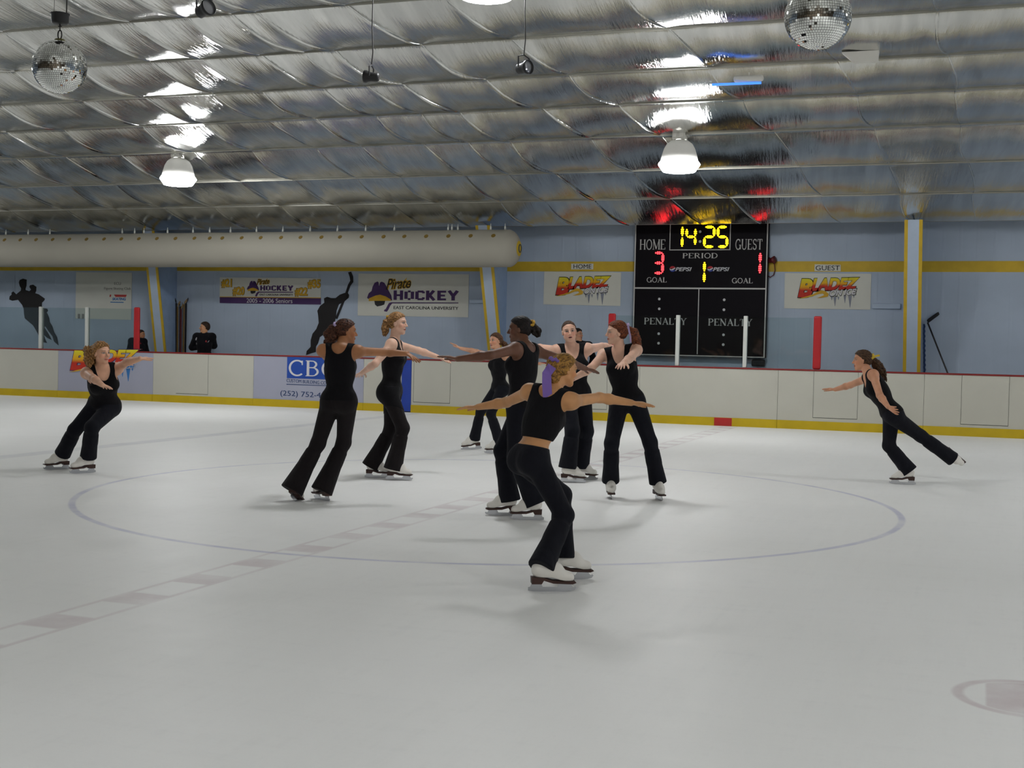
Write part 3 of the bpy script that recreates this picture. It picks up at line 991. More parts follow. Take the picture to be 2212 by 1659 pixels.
for i in range(0, 10):
    b = MB(); y = PURLIN_Y[i]; z = PURLIN_Z[i]
    if i == 0: b.box((X0, y + 0.005, z - 0.003), (X1, y + 0.05, z + 0.03)).box((X0, y + 0.03, z + 0.02), (X1, y + 0.05, EAVE_Z + 0.44)).box((X0, y + 0.03, EAVE_Z + 0.44), (X1, WALL_Y, EAVE_Z + 0.46))
    else: b.box((X0, y - 0.012, z - 0.022), (X1, y + 0.012, z - 0.002))
    b.obj('trim_%d' % (i + 1), mb_)['kind'] = 'structure'
# yellow band painted along the far wall
zb0, zb1 = on_y(1300, 586.5, WALL_Y)[2], on_y(1300, 565, WALL_Y)[2]
b = MB().box((X0, WALL_Y - 0.006, zb0), (X1, WALL_Y + 0.02, zb1)); b.obj('trim_20', MATS['yellow_paint'])['kind'] = 'structure'

# steel frame columns with flanges that lean in towards the eaves
def column(label, px_low, px_up, nm):
    base = on_y(px_low[0], px_low[1], WALL_Y - 0.60); xc = base[0]
    d = ray(*px_up); t = xc / d[0]; up = EYE + d * t
    if not (WALL_Y - 2.0 < up[1] < WALL_Y - 0.7): up = np.array([xc, WALL_Y - 1.15, up[2]])
    sl = (up[1] - base[1]) / (up[2] - base[2])
    yf = lambda z: base[1] + sl * (z - base[2])
    zt = PURLIN_Z[0] - 0.01
    t_ = thing(nm, label, 'column', (xc, WALL_Y - 0.4, 0), 'steel frame columns on the far wall', 'structure')
    m = MB(); hw = 0.095; w2 = 0.155; th = 0.02
    def flange(x0, x1, name, mm, dy=0.0):
        V = []
        for z in (0, zt):
            y = yf(z) - dy
            V += [(xc + x0, y, z), (xc + x1, y, z), (xc + x1, y + th, z), (xc + x0, y + th, z)]
        q = MB().add(V, [(0, 1, 5, 4), (1, 2, 6, 5), (2, 3, 7, 6), (3, 0, 4, 7), (3, 2, 1, 0), (4, 5, 6, 7)])
        return q.obj(name, mm, t_)
    flange(-hw, hw, 'flange', MATS['column_blue'])
    flange(-w2, -hw, 'flange_edge', MATS['yellow_paint']); flange(hw, w2, 'flange_edge', MATS['yellow_paint'])
    V = []
    for z in (0, zt):
        V += [(xc - 0.012, yf(z) + th, z), (xc + 0.012, yf(z) + th, z), (xc + 0.012, WALL_Y, z), (xc - 0.012, WALL_Y, z)]
    MB().add(V, [(0, 1, 5, 4), (1, 2, 6, 5), (2, 3, 7, 6), (3, 0, 4, 7), (3, 2, 1, 0), (4, 5, 6, 7)]).obj('web', mat('wall_web', (150, 172, 202), 0.6), t_)
    return t_
column('leftmost leaning steel column with yellow edges beside the bundle of sticks', (346, 757), (328.5, 582), 'steel_column')
column('steel column with yellow edges beside the end of the white duct', (1069, 760), (1051.5, 582), 'steel_column')
column('upright steel column with yellow edges right of the guest banner', (1969, 800), (1973.5, 480), 'steel_column')

# ------------------------------------------------------------------ lettering
def text_mesh(txt, shear=0.0, offset=0.0, extrude=0.0, space=1.0):
    cu = bpy.data.curves.new('lettering', 'FONT'); cu.body = txt; cu.shear = shear; cu.offset = offset; cu.extrude = extrude
    cu.space_character = space; cu.resolution_u = 4
    o = bpy.data.objects.new('tmp', cu); COL.objects.link(o)
    bpy.context.view_layer.update()
    me = bpy.data.meshes.new_from_object(o.evaluated_get(bpy.context.evaluated_depsgraph_get()))
    V = np.array([v.co[:] for v in me.vertices]); F = [tuple(p.vertices) for p in me.polygons]
    bpy.data.objects.remove(o); bpy.data.curves.remove(cu); bpy.data.meshes.remove(me)
    return V, F

# serif alphabet drawn as strokes (thick and thin) in a unit box: w, strokes
def arc(cx, cy, rx, ry, a0, a1, n=14):
    return [(cx + rx * math.cos(math.radians(a0 + (a1 - a0) * i / n)), cy + ry * math.sin(math.radians(a0 + (a1 - a0) * i / n))) for i in range(n + 1)]
T_, t_n = 0.15, 0.055
SER = {
 'H': (0.82, [([(.14, 0), (.14, 1)], T_), ([(.68, 0), (.68, 1)], T_), ([(.14, .52), (.68, .52)], t_n)], [(.14, 0), (.14, 1), (.68, 0), (.68, 1)]),
 'O': (0.80, [(arc(.40, .5, .33, .48, 0, 360, 28), 0.105)], []),
 'M': (0.98, [([(.12, 0), (.12, 1)], t_n), ([(.12, 1), (.49, .06)], T_), ([(.49, .06), (.86, 1)], t_n), ([(.86, 0), (.86, 1)], T_)], [(.12, 0), (.86, 0), (.12, 1), (.86, 1)]),
 'E': (0.66, [([(.14, 0), (.14, 1)], T_), ([(.08, .97), (.60, .97)], t_n), ([(.14, .52), (.48, .52)], t_n), ([(.08, .03), (.62, .03)], t_n), ([(.59, .80), (.59, 1)], t_n), ([(.61, 0), (.61, .22)], t_n)], [(.14, 0), (.14, 1)]),
 'G': (0.82, [(arc(.42, .5, .33, .48, 50, 330, 24), 0.105), ([(.72, .04), (.72, .42)], T_), ([(.66, .72), (.66, .97)], t_n), ([(.56, .44), (.82, .44)], t_n)], []),
 'U': (0.80, [([(.14, 1), (.14, .35)], T_), (arc(.40, .35, .26, .33, 180, 360), 0.09), ([(.66, .35), (.66, 1)], t_n)], [(.14, 1), (.66, 1)]),
 'S': (0.60, [(arc(.30, .74, .20, .23, 35, 250, 14) + arc(.30, .26, .21, .24, 80, -145, 14), 0.10), ([(.50, .74), (.50, .97)], t_n), ([(.09, .03), (.09, .28)], t_n)], []),
 'T': (0.72, [([(.36, 0), (.36, 1)], T_), ([(.04, .97), (.68, .97)], t_n), ([(.06, .76), (.06, 1)], t_n), ([(.66, .76), (.66, 1)], t_n)], [(.36, 0)]),
 'P': (0.66, [([(.14, 0), (.14, 1)], T_), ([(.08, .97), (.36, .97)] + arc(.36, .73, .22, .24, 90, -90, 10) + [(.14, .49)], 0.07), (arc(.36, .73, .22, .22, 60, -60, 8), 0.11)], [(.14, 0), (.14, 1)]),
 'R': (0.78, [([(.14, 0), (.14, 1)], T_), ([(.08, .97), (.36, .97)] + arc(.36, .75, .21, .22, 90, -90, 10) + [(.14, .53)], 0.07), (arc(.36, .75, .21, .2, 60, -60, 8), 0.10), ([(.34, .53), (.66, .02)], 0.13), ([(.58, .03), (.76, .03)], t_n)], [(.14, 0), (.14, 1)]),
 'I': (0.32, [([(.16, 0), (.16, 1)], T_)], [(.16, 0), (.16, 1)]),
 'D': (0.80, [([(.14, 0), (.14, 1)], T_), ([(.08, .97), (.34, .97)] + arc(.34, .5, .36, .47, 90, -90, 14) + [(.08, .03)], 0.075), (arc(.34, .5, .36, .45, 55, -55, 10), 0.11)], [(.14, 0), (.14, 1)]),
 'A': (0.78, [([(.10, .02), (.39, .98)], t_n), ([(.37, 1), (.68, .02)], T_), ([(.20, .36), (.56, .36)], t_n)], [(.10, 0), (.68, 0)]),
 'L': (0.62, [([(.14, 0), (.14, 1)], T_), ([(.08, .03), (.58, .03)], t_n), ([(.57, 0), (.57, .24)], t_n)], [(.14, 0), (.14, 1)]),
 'N': (0.82, [([(.13, 0), (.13, 1)], t_n), ([(.11, 1), (.68, .02)], T_), ([(.68, 0), (.68, 1)], t_n)], [(.13, 0), (.10, 1), (.68, 1)]),
 'Y': (0.76, [([(.38, 0), (.38, .48)], T_), ([(.10, 1), (.38, .46)], 0.13), ([(.66, 1), (.38, .46)], t_n)], [(.38, 0), (.10, 1), (.66, 1)]),
 'C': (0.74, [(arc(.42, .5, .35, .48, 48, 312, 26), 0.10), ([(.66, .70), (.66, .98)], t_n)], []),
 'B': (0.70, [([(.14, 0), (.14, 1)], 0.12), ([(.08, .97), (.34, .97)] + arc(.34, .76, .19, .21, 90, -90, 10) + [(.14, .55)], 0.065), ([(.34, .55)] + arc(.36, .29, .24, .26, 90, -90, 10) + [(.08, .03)], 0.065), (arc(.36, .29, .24, .24, 55, -55, 8), 0.10), (arc(.34, .76, .19, .19, 55, -55, 8), 0.09)], [(.14, 0), (.14, 1)]),
}
def serif_mesh(txt):
    V = []; F = []; x = 0.0
    for ch in txt:
        if ch == ' ': x += 0.4; continue
        w, st, sf = SER[ch]
        st = list(st) + [([(sx - .115, .018 if sy < .5 else .982), (sx + .115, .018 if sy < .5 else .982)], 0.045) for sx, sy in sf]
        for pts, th in st:
            kz = 0.0004 * (len(F) % 23)
            pts = [np.array(p, float) for p in pts]; b = len(V)
            for i, p in enumerate(pts):
                t = nrm(np.append(pts[min(i + 1, len(pts) - 1)] - pts[max(0, i - 1)], 0))[:2]; nn = np.array([-t[1], t[0]])
                V.append((x + p[0] + nn[0] * th / 2, p[1] + nn[1] * th / 2, kz)); V.append((x + p[0] - nn[0] * th / 2, p[1] - nn[1] * th / 2, kz))
            for i in range(len(pts) - 1):
                F.append((b + 2 * i, b + 2 * i + 1, b + 2 * i + 3, b + 2 * i + 2))
        x += w + 0.06
    return np.array(V), F

def sign_text(name, txt, box, Y, m, parent, serif=False, shear=0.0, offset=0.0, depth=0.004, rise=0.0, grow=0.0, space=1.0, arch=0.0):
    """box = (x left, y top, x right, y bottom) in the photo; the lettering stands on the vertical plane Y."""
    V, F = serif_mesh(txt) if serif else text_mesh(txt, shear, offset, 0.0, space)
    lo = V.min(0); hi = V.max(0)
    u = (V[:, 0] - lo[0]) / (hi[0] - lo[0]); v = (V[:, 1] - lo[1]) / (hi[1] - lo[1])
    x0, y0, x1, y1 = box; xm, ym = (x0 + x1) / 2, (y0 + y1) / 2
    XL, XR = on_y(x0, ym, Y)[0], on_y(x1, ym, Y)[0]; ZT, ZB = on_y(xm, y0, Y)[2], on_y(xm, y1, Y)[2]
    X = XL + u * (XR - XL); Z = ZB + v * (ZT - ZB) * (1 + grow * (u - 0.5)) + rise * (u - 0.5) * (ZT - ZB) + arch * (u - .5) ** 2 * (ZT - ZB)
    n = len(V); Yf = Y - depth
    VV = [(X[i], Yf - (V[i, 2] if serif else 0), Z[i]) for i in range(n)] + [(X[i], Y, Z[i]) for i in range(n)]
    FF = []
    edge = {}
    for f in F:
        # face the rink (towards -Y)
        p = [np.array([X[i], Z[i]]) for i in f]
        ar = sum(p[i][0] * p[(i + 1) % len(p)][1] - p[(i + 1) % len(p)][0] * p[i][1] for i in range(len(p)))
        f = tuple(f) if ar > 0 else tuple(reversed(f))
        FF.append(f)
        for i in range(len(f)):
            e = (f[i], f[(i + 1) % len(f)])
            edge[e] = edge.get(e, 0) + 1
    for (a, b2) in list(edge):
        if (b2, a) not in edge: FF.append((b2, a, a + n, b2 + n))
    return mesh_obj(name, VV, FF, m, parent)

def px_poly(pts, Y):
    return [(p[0], p[2]) for p in (on_y(x, y, Y) for x, y in pts)]

def plate(name, pts, Y, th, m, parent=None, lift=0.0):
    """flat shape traced at pixels, standing on plane Y with a real thickness."""
    P = px_poly(pts, Y - lift)
    ar = sum(P[i][0] * P[(i + 1) % len(P)][1] - P[(i + 1) % len(P)][0] * P[i][1] for i in range(len(P)))
    if ar < 0: P = P[::-1]
    o = MB().prism_xz(P, Y - lift - th, Y - lift).obj(name, m, parent)
    fix_normals(o)
    return o
# ------------------------------------------------------------------ dasher boards
Xb = lambda x, y=850: float(on_y(x, y, BOARD_Y)[0])
mat('board_white', (190, 188, 176), 0.38, grain=0.04, gscale=1.5)
mat('board_ad', (162, 164, 180), 0.38, grain=0.04, gscale=1.5)
mat('board_blue', (30, 62, 156), 0.4)
mat('kick_yellow', (194, 166, 14), 0.4, grain=0.10, gscale=3)
mat('cap_red', (128, 26, 24), 0.45)
mat('mark_red', (176, 38, 36), 0.45)
mat('gap_dark', (70, 72, 66), 0.7)
boards = thing('dasher_board', 'white rink boards with a yellow kick plate and red cap rail along the far side', 'rink boards', (CX, BOARD_Y + 0.05, 0))
seams = [-30.0, -27.2, -24.6, Xb(-70), Xb(125), Xb(330), Xb(547), Xb(785), Xb(867), Xb(888), Xb(1130), Xb(1381), Xb(1680), Xb(1996), Xb(2290), 3.6, 6.2]
KH = 0.150
for i in range(len(seams) - 1):
    a, c = seams[i] + 0.0025, seams[i + 1] - 0.0025
    kind = 'board_ad' if i in (4, 6) else 'board_blue' if i == 8 else 'board_white'
    q = MB().box((a, BOARD_Y, KH if i != 8 else 0.02), (c, BOARD_Y + 0.05, BOARD_H - 0.03)).obj('board_panel', MATS[kind], boards)
    if i in (4, 6): q['label'] = 'grey advertising panel'
    if i == 4: ad_fire = q
    if i == 6: ad_build = q
    if i == 8: q['label'] = 'blue strip panel'
    if i != 8:
        MB().box((a, BOARD_Y - 0.014, 0.0), (c, BOARD_Y + 0.05, KH)).obj('kick_plate', MATS['kick_yellow'], boards)
MB().box((-30, BOARD_Y + 0.045, 0), (6.2, BOARD_Y + 0.12, BOARD_H - 0.03)).obj('backing', MATS['gap_dark'], boards)
bevel(MB().box((-30, BOARD_Y - 0.012, BOARD_H - 0.03), (6.2, BOARD_Y + 0.15, BOARD_H)).obj('cap_rail', MATS['cap_red'], boards), 0.008)
MB().box((Xb(1543, 912), BOARD_Y - 0.019, 0.003), (Xb(1581, 912), BOARD_Y - 0.010, KH - 0.004)).obj('centre_mark', MATS['mark_red'], boards)['label'] = 'red centre line mark on the kick plate'
def gate(xl, xr, yb, left=True, right=True, name='gate'):
    x0, x1 = Xb(xl), Xb(xr); zb = on_y((xl + xr) / 2, yb, BOARD_Y)[2]
    m = MB(); y0, y1 = BOARD_Y - 0.002, BOARD_Y + 0.01; w = 0.0045
    m.box((x0, y0, zb - w), (x1, y1, zb + w))
    w = 0.0025
    if left: m.box((x0 - w, y0, zb), (x0 + w, y1, BOARD_H - 0.03))
    if right: m.box((x1 - w, y0, zb), (x1 + w, y1, BOARD_H - 0.03))
    m.obj('gate_gap', MATS['gap_dark'], boards)
gate(380, 449, 851, left=False)
gate(893, 972, 870)
gate(1240, 1311, 883.5)
gate(1757, 1853, 904)
gate(2077, 2180, 918.5)

# ------------------------------------------------------------------ glass shields with posts, red padded ends
def glass_material():
    n = N('shield_glass')
    t = n.t
    tr = n.n('ShaderNodeBsdfTransparent'); tr.inputs[0].default_value = (0.90, 0.945, 0.94, 1)
    gl = n.n('ShaderNodeBsdfGlossy'); gl.inputs['Roughness'].default_value = 0.03; gl.inputs['Color'].default_value = (0.9, 0.95, 0.95, 1)
    fr = n.n('ShaderNodeFresnel'); fr.inputs[0].default_value = 1.45
    mx = n.n('ShaderNodeMixShader')
    t.links.new(fr.outputs[0], mx.inputs[0]); t.links.new(tr.outputs[0], mx.inputs[1]); t.links.new(gl.outputs[0], mx.inputs[2])
    t.links.new(mx.outputs[0], n.out.inputs['Surface'])
    return n.m
mgl = glass_material(); MATS['glass'] = mgl
mat('post_white', (206, 208, 202), 0.45, 0.2, grain=0.03)
def shield(label, edges, posts):
    t = thing('glass_shield', label, 'rink glass', ((edges[0] + edges[1]) / 2, BOARD_Y + 0.07, BOARD_H))
    ps = [edges[0]] + posts + [edges[1]]
    for i in range(len(ps) - 1):
        MB().box((ps[i] + 0.005, BOARD_Y + 0.062, BOARD_H + 0.002), (ps[i + 1] - 0.005, BOARD_Y + 0.074, 1.965)).obj('glass_pane', mgl, t)
    for p in posts:
        bevel(MB().box((p - 0.034, BOARD_Y + 0.02, BOARD_H + 0.002), (p + 0.034, BOARD_Y + 0.11, 1.985)).obj('post', MATS['post_white'], t), 0.008)
    return t
px1 = Xb(291, 760); px2 = Xb(1318, 788); px3 = Xb(1763, 790)
shield('clear glass shield on the boards in front of the skating couple silhouette', (-27.0, px1 - 0.09), [-25.7, -24.46, -23.22, -21.99, -20.755, Xb(84, 752), Xb(184, 757)])
shield('clear glass shield on the boards in front of the scoreboard', (px2 + 0.08, px3 - 0.08), [Xb(1461, 790), Xb(1607, 794)])
mat('pad_red', (172, 26, 32), 0.4, grain=0.08)
for x, lab in ((px1, 'red padded post left of the leaning column, person in dark jacket behind it'), (px2, 'red padded post just above the red-haired skater, left of the scoreboard'), (px3, 'red padded post right of the scoreboard, below the guest banner')):
    o = MB().box((x - 0.070, BOARD_Y + 0.03, BOARD_H + 0.002), (x + 0.070, BOARD_Y + 0.10, 2.0)).obj('padded_post', MATS['pad_red'])
    o.data.transform(Matrix.Translation((-x, -BOARD_Y, -BOARD_H))); o.location = (x, BOARD_Y, BOARD_H)
    bevel(o, 0.03, 3); tag(o, lab, 'padded post', 'red padded glass ends')

# ------------------------------------------------------------------ scoreboard
SBY = WALL_Y - 0.22
mat('score_black', (12, 8, 14), 0.6, spec=0.12, grain=0.1)
mat('score_white', (186, 184, 180), 0.55, grain=0)
mat('score_dot', (200, 200, 200), 0.5, grain=0)
mat('led_amber', (60, 40, 0), 0.5, emit=(255, 206, 16), strength=5.0, grain=0)
mat('led_red', (60, 0, 0), 0.5, emit=(255, 44, 50), strength=7.0, grain=0)
mat('digit_window', (24, 8, 8), 0.35, grain=0)
sbz = lambda x, y: (1360 + x / 5.184, 470 + y / 5.184)
TLc, TRc, BRc, BLc = on_y(1373.5, 484, SBY), on_y(1657, 484, SBY), on_y(1650, 771, SBY), on_y(1369, 764, SBY)
xL, xR, zT, zB = (TLc[0] + BLc[0]) / 2, (TRc[0] + BRc[0]) / 2, (TLc[2] + TRc[2]) / 2, (BRc[2] + BLc[2]) / 2
zT = min(zT, EAVE_Z + 0.05)
sb = thing('scoreboard', 'black electronic hockey scoreboard showing 14:25 hung on the blue wall', 'scoreboard', ((xL + xR) / 2, WALL_Y, zB))
bevel(MB().box((xL - 0.02, SBY, zB - 0.02), (xR + 0.02, WALL_Y - 0.005, zT + 0.02)).obj('cabinet', MATS['score_black'], sb), 0.006)
def sline(name, a, c, w):           # white line between two crop points
    A_ = on_y(*sbz(*a), SBY); B_ = on_y(*sbz(*c), SBY)
    if abs(a[0] - c[0]) > abs(a[1] - c[1]):
        z = (A_[2] + B_[2]) / 2; x0, x1, z0, z1 = A_[0], B_[0], z - w / 2, z + w / 2
    else:
        x = (A_[0] + B_[0]) / 2; x0, x1, z0, z1 = x - w / 2, x + w / 2, min(A_[2], B_[2]), max(A_[2], B_[2])
    return MB().box((x0, SBY - 0.006, z0), (x1, SBY, z1)).obj(name, MATS['score_white'], sb)
m_ = MB()
for bx in (((xL - .02, SBY - .006, zB - .02), (xL + .002, SBY, zT + .02)), ((xR - .002, SBY - .006, zB - .02), (xR + .02, SBY, zT + .02)), ((xL, SBY - .006, zB - .02), (xR, SBY, zB + .0)), ((xL, SBY - .006, zT + .005), (xR, SBY, zT + .02))):
    m_.box(*bx)
m_.obj('border', MATS['score_white'], sb)
sline('divider', (60, 788), (1520, 798), 0.030)
sline('divider', (772, 800), (762, 1530), 0.018)
for a, c in (((457, 75), (450, 365)), ((1130, 72), (1125, 362)), ((447, 362), (1130, 360))): sline('clock_frame', a, c, 0.017)
def stext(t, b, serif=True, m='score_white', name='lettering', **k):
    x0, y0 = sbz(b[0], b[1]); x1, y1 = sbz(b[2], b[3])
    return sign_text(name, t, (x0, y0, x1, y1), SBY, MATS[m], sb, serif, **k)
stext('HOME', (115, 242, 400, 362)); stext('GUEST', (1186, 238, 1486, 362)); stext('PERIOD', (595, 396, 985, 457))
stext('GOAL', (193, 668, 415, 727)); stext('GOAL', (1147, 676, 1378, 737))
stext('PENALTY', (165, 1122, 640, 1200)); stext('PENALTY', (882, 1132, 1376, 1214))
def sdisc(name, x, y, r, m, parent=None, Y=SBY, ry=None, th=0.008):
    c = on_y(x, y, Y); P = [(c[0] + r * math.cos(t), c[2] + (ry or r) * math.sin(t)) for t in np.linspace(0, 2 * math.pi, 19)[:-1]]
    o = MB().prism_xz(P, Y - th, Y).obj(name, m, parent); return o
for x, y in ((790, 158), (790, 268), (333, 912), (333, 1022), (1060, 921), (1057, 1032), (327, 1300), (325, 1407), (1052, 1313), (1049, 1423)):
    sdisc('colon_dot', *sbz(x, y), 0.026, MATS['score_dot'], sb)
SEGS = {'0': 'abcdef', '1': 'bc', '2': 'abged', '3': 'abgcd', '4': 'fgbc', '5': 'afgcd'}
def digit(ch, b, m, slim=False):
    x0, y0 = sbz(b[0], b[1]); x1, y1 = sbz(b[2], b[3])
    A_ = on_y(x0, (y0 + y1) / 2, SBY)[0]; B_ = on_y(x1, (y0 + y1) / 2, SBY)[0]; ZT = on_y((x0 + x1) / 2, y0, SBY)[2]; ZB = on_y((x0 + x1) / 2, y1, SBY)[2]
    zm = (ZT + ZB) / 2; r = 0.0155; o = 0.028
    if ch == '1': A_ = B_ - 0.2
    ln = {'a': ((A_ + o * 2, ZT - o), (B_ - o * 2, ZT - o)), 'd': ((A_ + o * 2, ZB + o), (B_ - o * 2, ZB + o)), 'g': ((A_ + o * 2, zm), (B_ - o * 2, zm)),
          'f': ((A_ + o, ZT - o * 2), (A_ + o, zm + o)), 'b': ((B_ - o, ZT - o * (2 if ch != '1' else .6)), (B_ - o, zm + o)), 'e': ((A_ + o, zm - o), (A_ + o, ZB + o * 2)), 'c': ((B_ - o, zm - o), (B_ - o, ZB + o * (2 if ch != '1' else .6)))}
    dg = bpy.data.objects.new('digit', None); COL.objects.link(dg); dg.parent = sb; dg.empty_display_size = 0.05
    for s_ in SEGS[ch]:
        mb = MB()
        a, c = np.array(ln[s_][0]), np.array(ln[s_][1]); L = np.linalg.norm(c - a); n = max(3, int(L / 0.031)); nn = np.array([-(c - a)[1], (c - a)[0]]) / L
        for i in range(n + 1):
            for sg in (-1, 1) if 0 < i < n else (0,):
                q = a + (c - a) * i / n + nn * sg * 0.0145
                P = [(q[0] + r * math.cos(t), q[1] + r * math.sin(t)) for t in np.linspace(0, 2 * math.pi, 9)[:-1]]
                mb.prism_xz(P, SBY - 0.010, SBY - 0.001)
        mb.obj('segment', m, dg)
    return dg
digit('1', (570, 103, 606, 327), MATS['led_amber']); digit('4', (624, 105, 752, 327), MATS['led_amber'])
digit('2', (824, 90, 962, 342), MATS['led_amber']); digit('5', (974, 90, 1108, 342), MATS['led_amber'])
digit('1', (812, 497, 853, 722), MATS['led_amber']); digit('3', (262, 380, 387, 637), MATS['led_red']); digit('1', (1434, 395, 1478, 624), MATS['led_red'])
mat('logo_red', (170, 26, 34), 0.5, grain=0); mat('logo_blue', (36, 58, 140), 0.5, grain=0); mat('logo_white', (196, 196, 200), 0.5, grain=0)
for dx in (0, 422):
    lg = stext('PEPSI', (512 + dx, 556, 697 + dx, 600), False, 'logo_white', 'sponsor_logo', shear=0.28, offset=0.02)
    c0 = sbz(482 + dx, 575)
    hs_ = lambda a0, a1: [(c0[0] + 6.6 * math.cos(t), c0[1] - 6.2 * math.sin(t)) for t in np.linspace(a0, a1, 12)]
    plate('logo_red_half', hs_(0.15, math.pi - .15), SBY, 0.004, MATS['logo_red'], lg)
    plate('logo_blue_half', hs_(math.pi + .35, 2 * math.pi - .35), SBY, 0.004, MATS['logo_blue'], lg)
    plate('logo_swoosh', [sbz(447 + dx, 572), sbz(470 + dx, 580), sbz(512 + dx, 560), sbz(514 + dx, 570), sbz(480 + dx, 592), sbz(455 + dx, 588)], SBY, 0.007, MATS['logo_white'], lg)
# horn and cable on the right flank of the board
mat('horn_red', (92, 22, 24), 0.45)
hp = on_y(1664, 563, WALL_Y - 0.10)
ho = MB()
ho.tube([(xR + 0.02, hp[1], hp[2]), (xR + 0.06, hp[1] - 0.005, hp[2]), (xR + 0.10, hp[1] - 0.02, hp[2] + 0.01), (xR + 0.15, hp[1] - 0.04, hp[2] + 0.015)], [0.035, 0.045, 0.055, 0.075], 14)
ho.obj('horn', MATS['horn_red'], sb, True)
cp = [on_y(x, y, WALL_Y - 0.05) for x, y in ((1660, 556), (1668, 560), (1673, 572), (1674, 584), (1671, 594), (1664, 599), (1659, 596))]
MB().tube(cp, 0.010, 8).obj('cable', MATS['horn_red'], sb, True)

# ------------------------------------------------------------------ banners
BNY = WALL_Y - 0.012
mat('banner_white', (208, 207, 196), 0.6, grain=0.03, gscale=2.0, bump=0.15, bscale=3.0)
mat('ink_black', (24, 22, 24), 0.6, grain=0)
mat('ink_purple', (66, 36, 88), 0.6, grain=0.05)
mat('ink_gold', (206, 160, 34), 0.6, grain=0.08)
mat('ink_white', (206, 204, 206), 0.6, grain=0)
mat('ink_grey', (128, 132, 144), 0.6, grain=0)
mat('ink_blue', (44, 108, 170), 0.6, grain=0)
mat('ink_navy', (38, 62, 104), 0.6, grain=0)
mat('ink_red', (186, 50, 44), 0.6, grain=0)
def fire_material():
    n = N('fire_lettering')
    z = n.xyz(n.coord('Generated'))[2]
    c = n.mix(n.smooth(z, 0.35, 0.62), lin((188, 44, 28)), lin((224, 170, 24)))
    n.col(n.mix(n.smooth(z, 0.6, 0.95), c, lin((218, 204, 40)))); n.set(0.6, 0, 0.3)
    return n.m
mfire = fire_material()
def banner(name, label, corners, Y=BNY, m='banner_white', group=None, cat='banner'):
    P = px_poly(corners, Y); cx = sum(p[0] for p in P) / 4; cz = min(p[1] for p in P)
    t = thing(name, label, cat, (cx, Y, cz), group)
    o = plate('sheet', corners, Y + 0.008, 0.008, MATS[m], t)
    for p in P:
        q = np.array(p) * 0.985 + np.array([cx, np.mean([a[1] for a in P])]) * 0.015
        MB().lathe([(0.0, 0.006), (0.018, 0.006), (0.02, 0.0)], (0, 0, 0), 10)
    return t

def fire_logo(t, Y, f, ice='ink_white', ice_dk='ink_black', icm='ink_grey', shade='ink_black', off=0.0):
    """flaming lettering; f maps home-banner pixels to this banner's pixels."""
    bx = lambda a: f(a[0], a[1]) + f(a[2], a[3])
    g = lambda b, e: (b[0] - e, b[1] - e, b[2] + e + .6, b[3] + e + .4)
    b1 = bx((1201, 599, 1229, 637)); b2 = bx((1226, 597.5, 1319, 622))
    for b, tx, kw in ((b1, 'B', dict(shear=0.2)), (b2, 'LADEZ', dict(shear=0.28, rise=0.22, grow=-0.12))):
        sign_text('lettering_outline', tx, g(b, 1.3), Y - 0.004, MATS[shade], t, offset=0.075, **kw)
        sign_text('lettering', tx, b, Y - 0.009, mfire, t, offset=0.055, **kw)
    b3 = bx((1262, 621, 1313.5, 633))
    sign_text('lettering_outline', 'ON ICE', g(b3, 0.9), Y - 0.013, MATS[ice_dk], t, shear=0.25, offset=0.06, rise=0.35)
    sign_text('lettering', 'ON ICE', b3, Y - 0.018, MATS[ice], t, shear=0.25, offset=0.03, rise=0.35)
    zf = lambda L: [f(1160 + x / 11.06, 560 + y / 11.06) for x, y in L]
    plate('flame', zf([(430, 890), (560, 850), (640, 830), (780, 780), (860, 730), (950, 692), (1040, 715), (1105, 775), (1085, 835), (1000, 855), (850, 872), (930, 838), (1010, 800), (980, 765), (900, 775), (760, 830), (600, 868)]), Y - 0.010, 0.004, MATS['ink_gold'], t)
    for x, y0, y1, w in ((1170, 838, 915, 24), (1238, 838, 1050, 34), (1312, 838, 912, 22), (1450, 815, 985, 26), (1560, 815, 1085, 40), (1640, 792, 865, 20)):
        plate('icicle', zf([(x - w, y0), (x + w, y0), (x + 3, y1), (x - 3, y1)]), Y, 0.003, MATS[icm], t)

t = banner('wall_banner', 'white banner with flaming letters below the home sign', [(1176, 586.5), (1342, 588.5), (1340, 661), (1174, 657.5)], group=None)
fire_logo(t, BNY, lambda x, y: (x, y))
t = banner('wall_banner', 'white banner with flaming letters below the guest sign', [(1695.5, 590), (1882.5, 591.5), (1880, 669), (1694, 666)])
fire_logo(t, BNY, lambda x, y: (1724 + (x - 1201) * 1.122, 602 + (y - 599) * 1.06))
def small_sign(label, corners, txt, box):
    t = banner('wall_sign', label, corners, WALL_Y - 0.014, cat='sign')
    sign_text('lettering', txt, box, WALL_Y - 0.014, MATS['ink_black'], t)
small_sign('small white sign reading home on the yellow band', [(1234, 569.5), (1282, 569.5), (1281.5, 582), (1234, 582)], 'HOME', (1239, 571, 1277.5, 580.3))
small_sign('small white sign reading guest on the yellow band', [(1760, 571), (1816, 572), (1816, 586), (1759.5, 585.5)], 'GUEST', (1762, 573.5, 1814, 584))

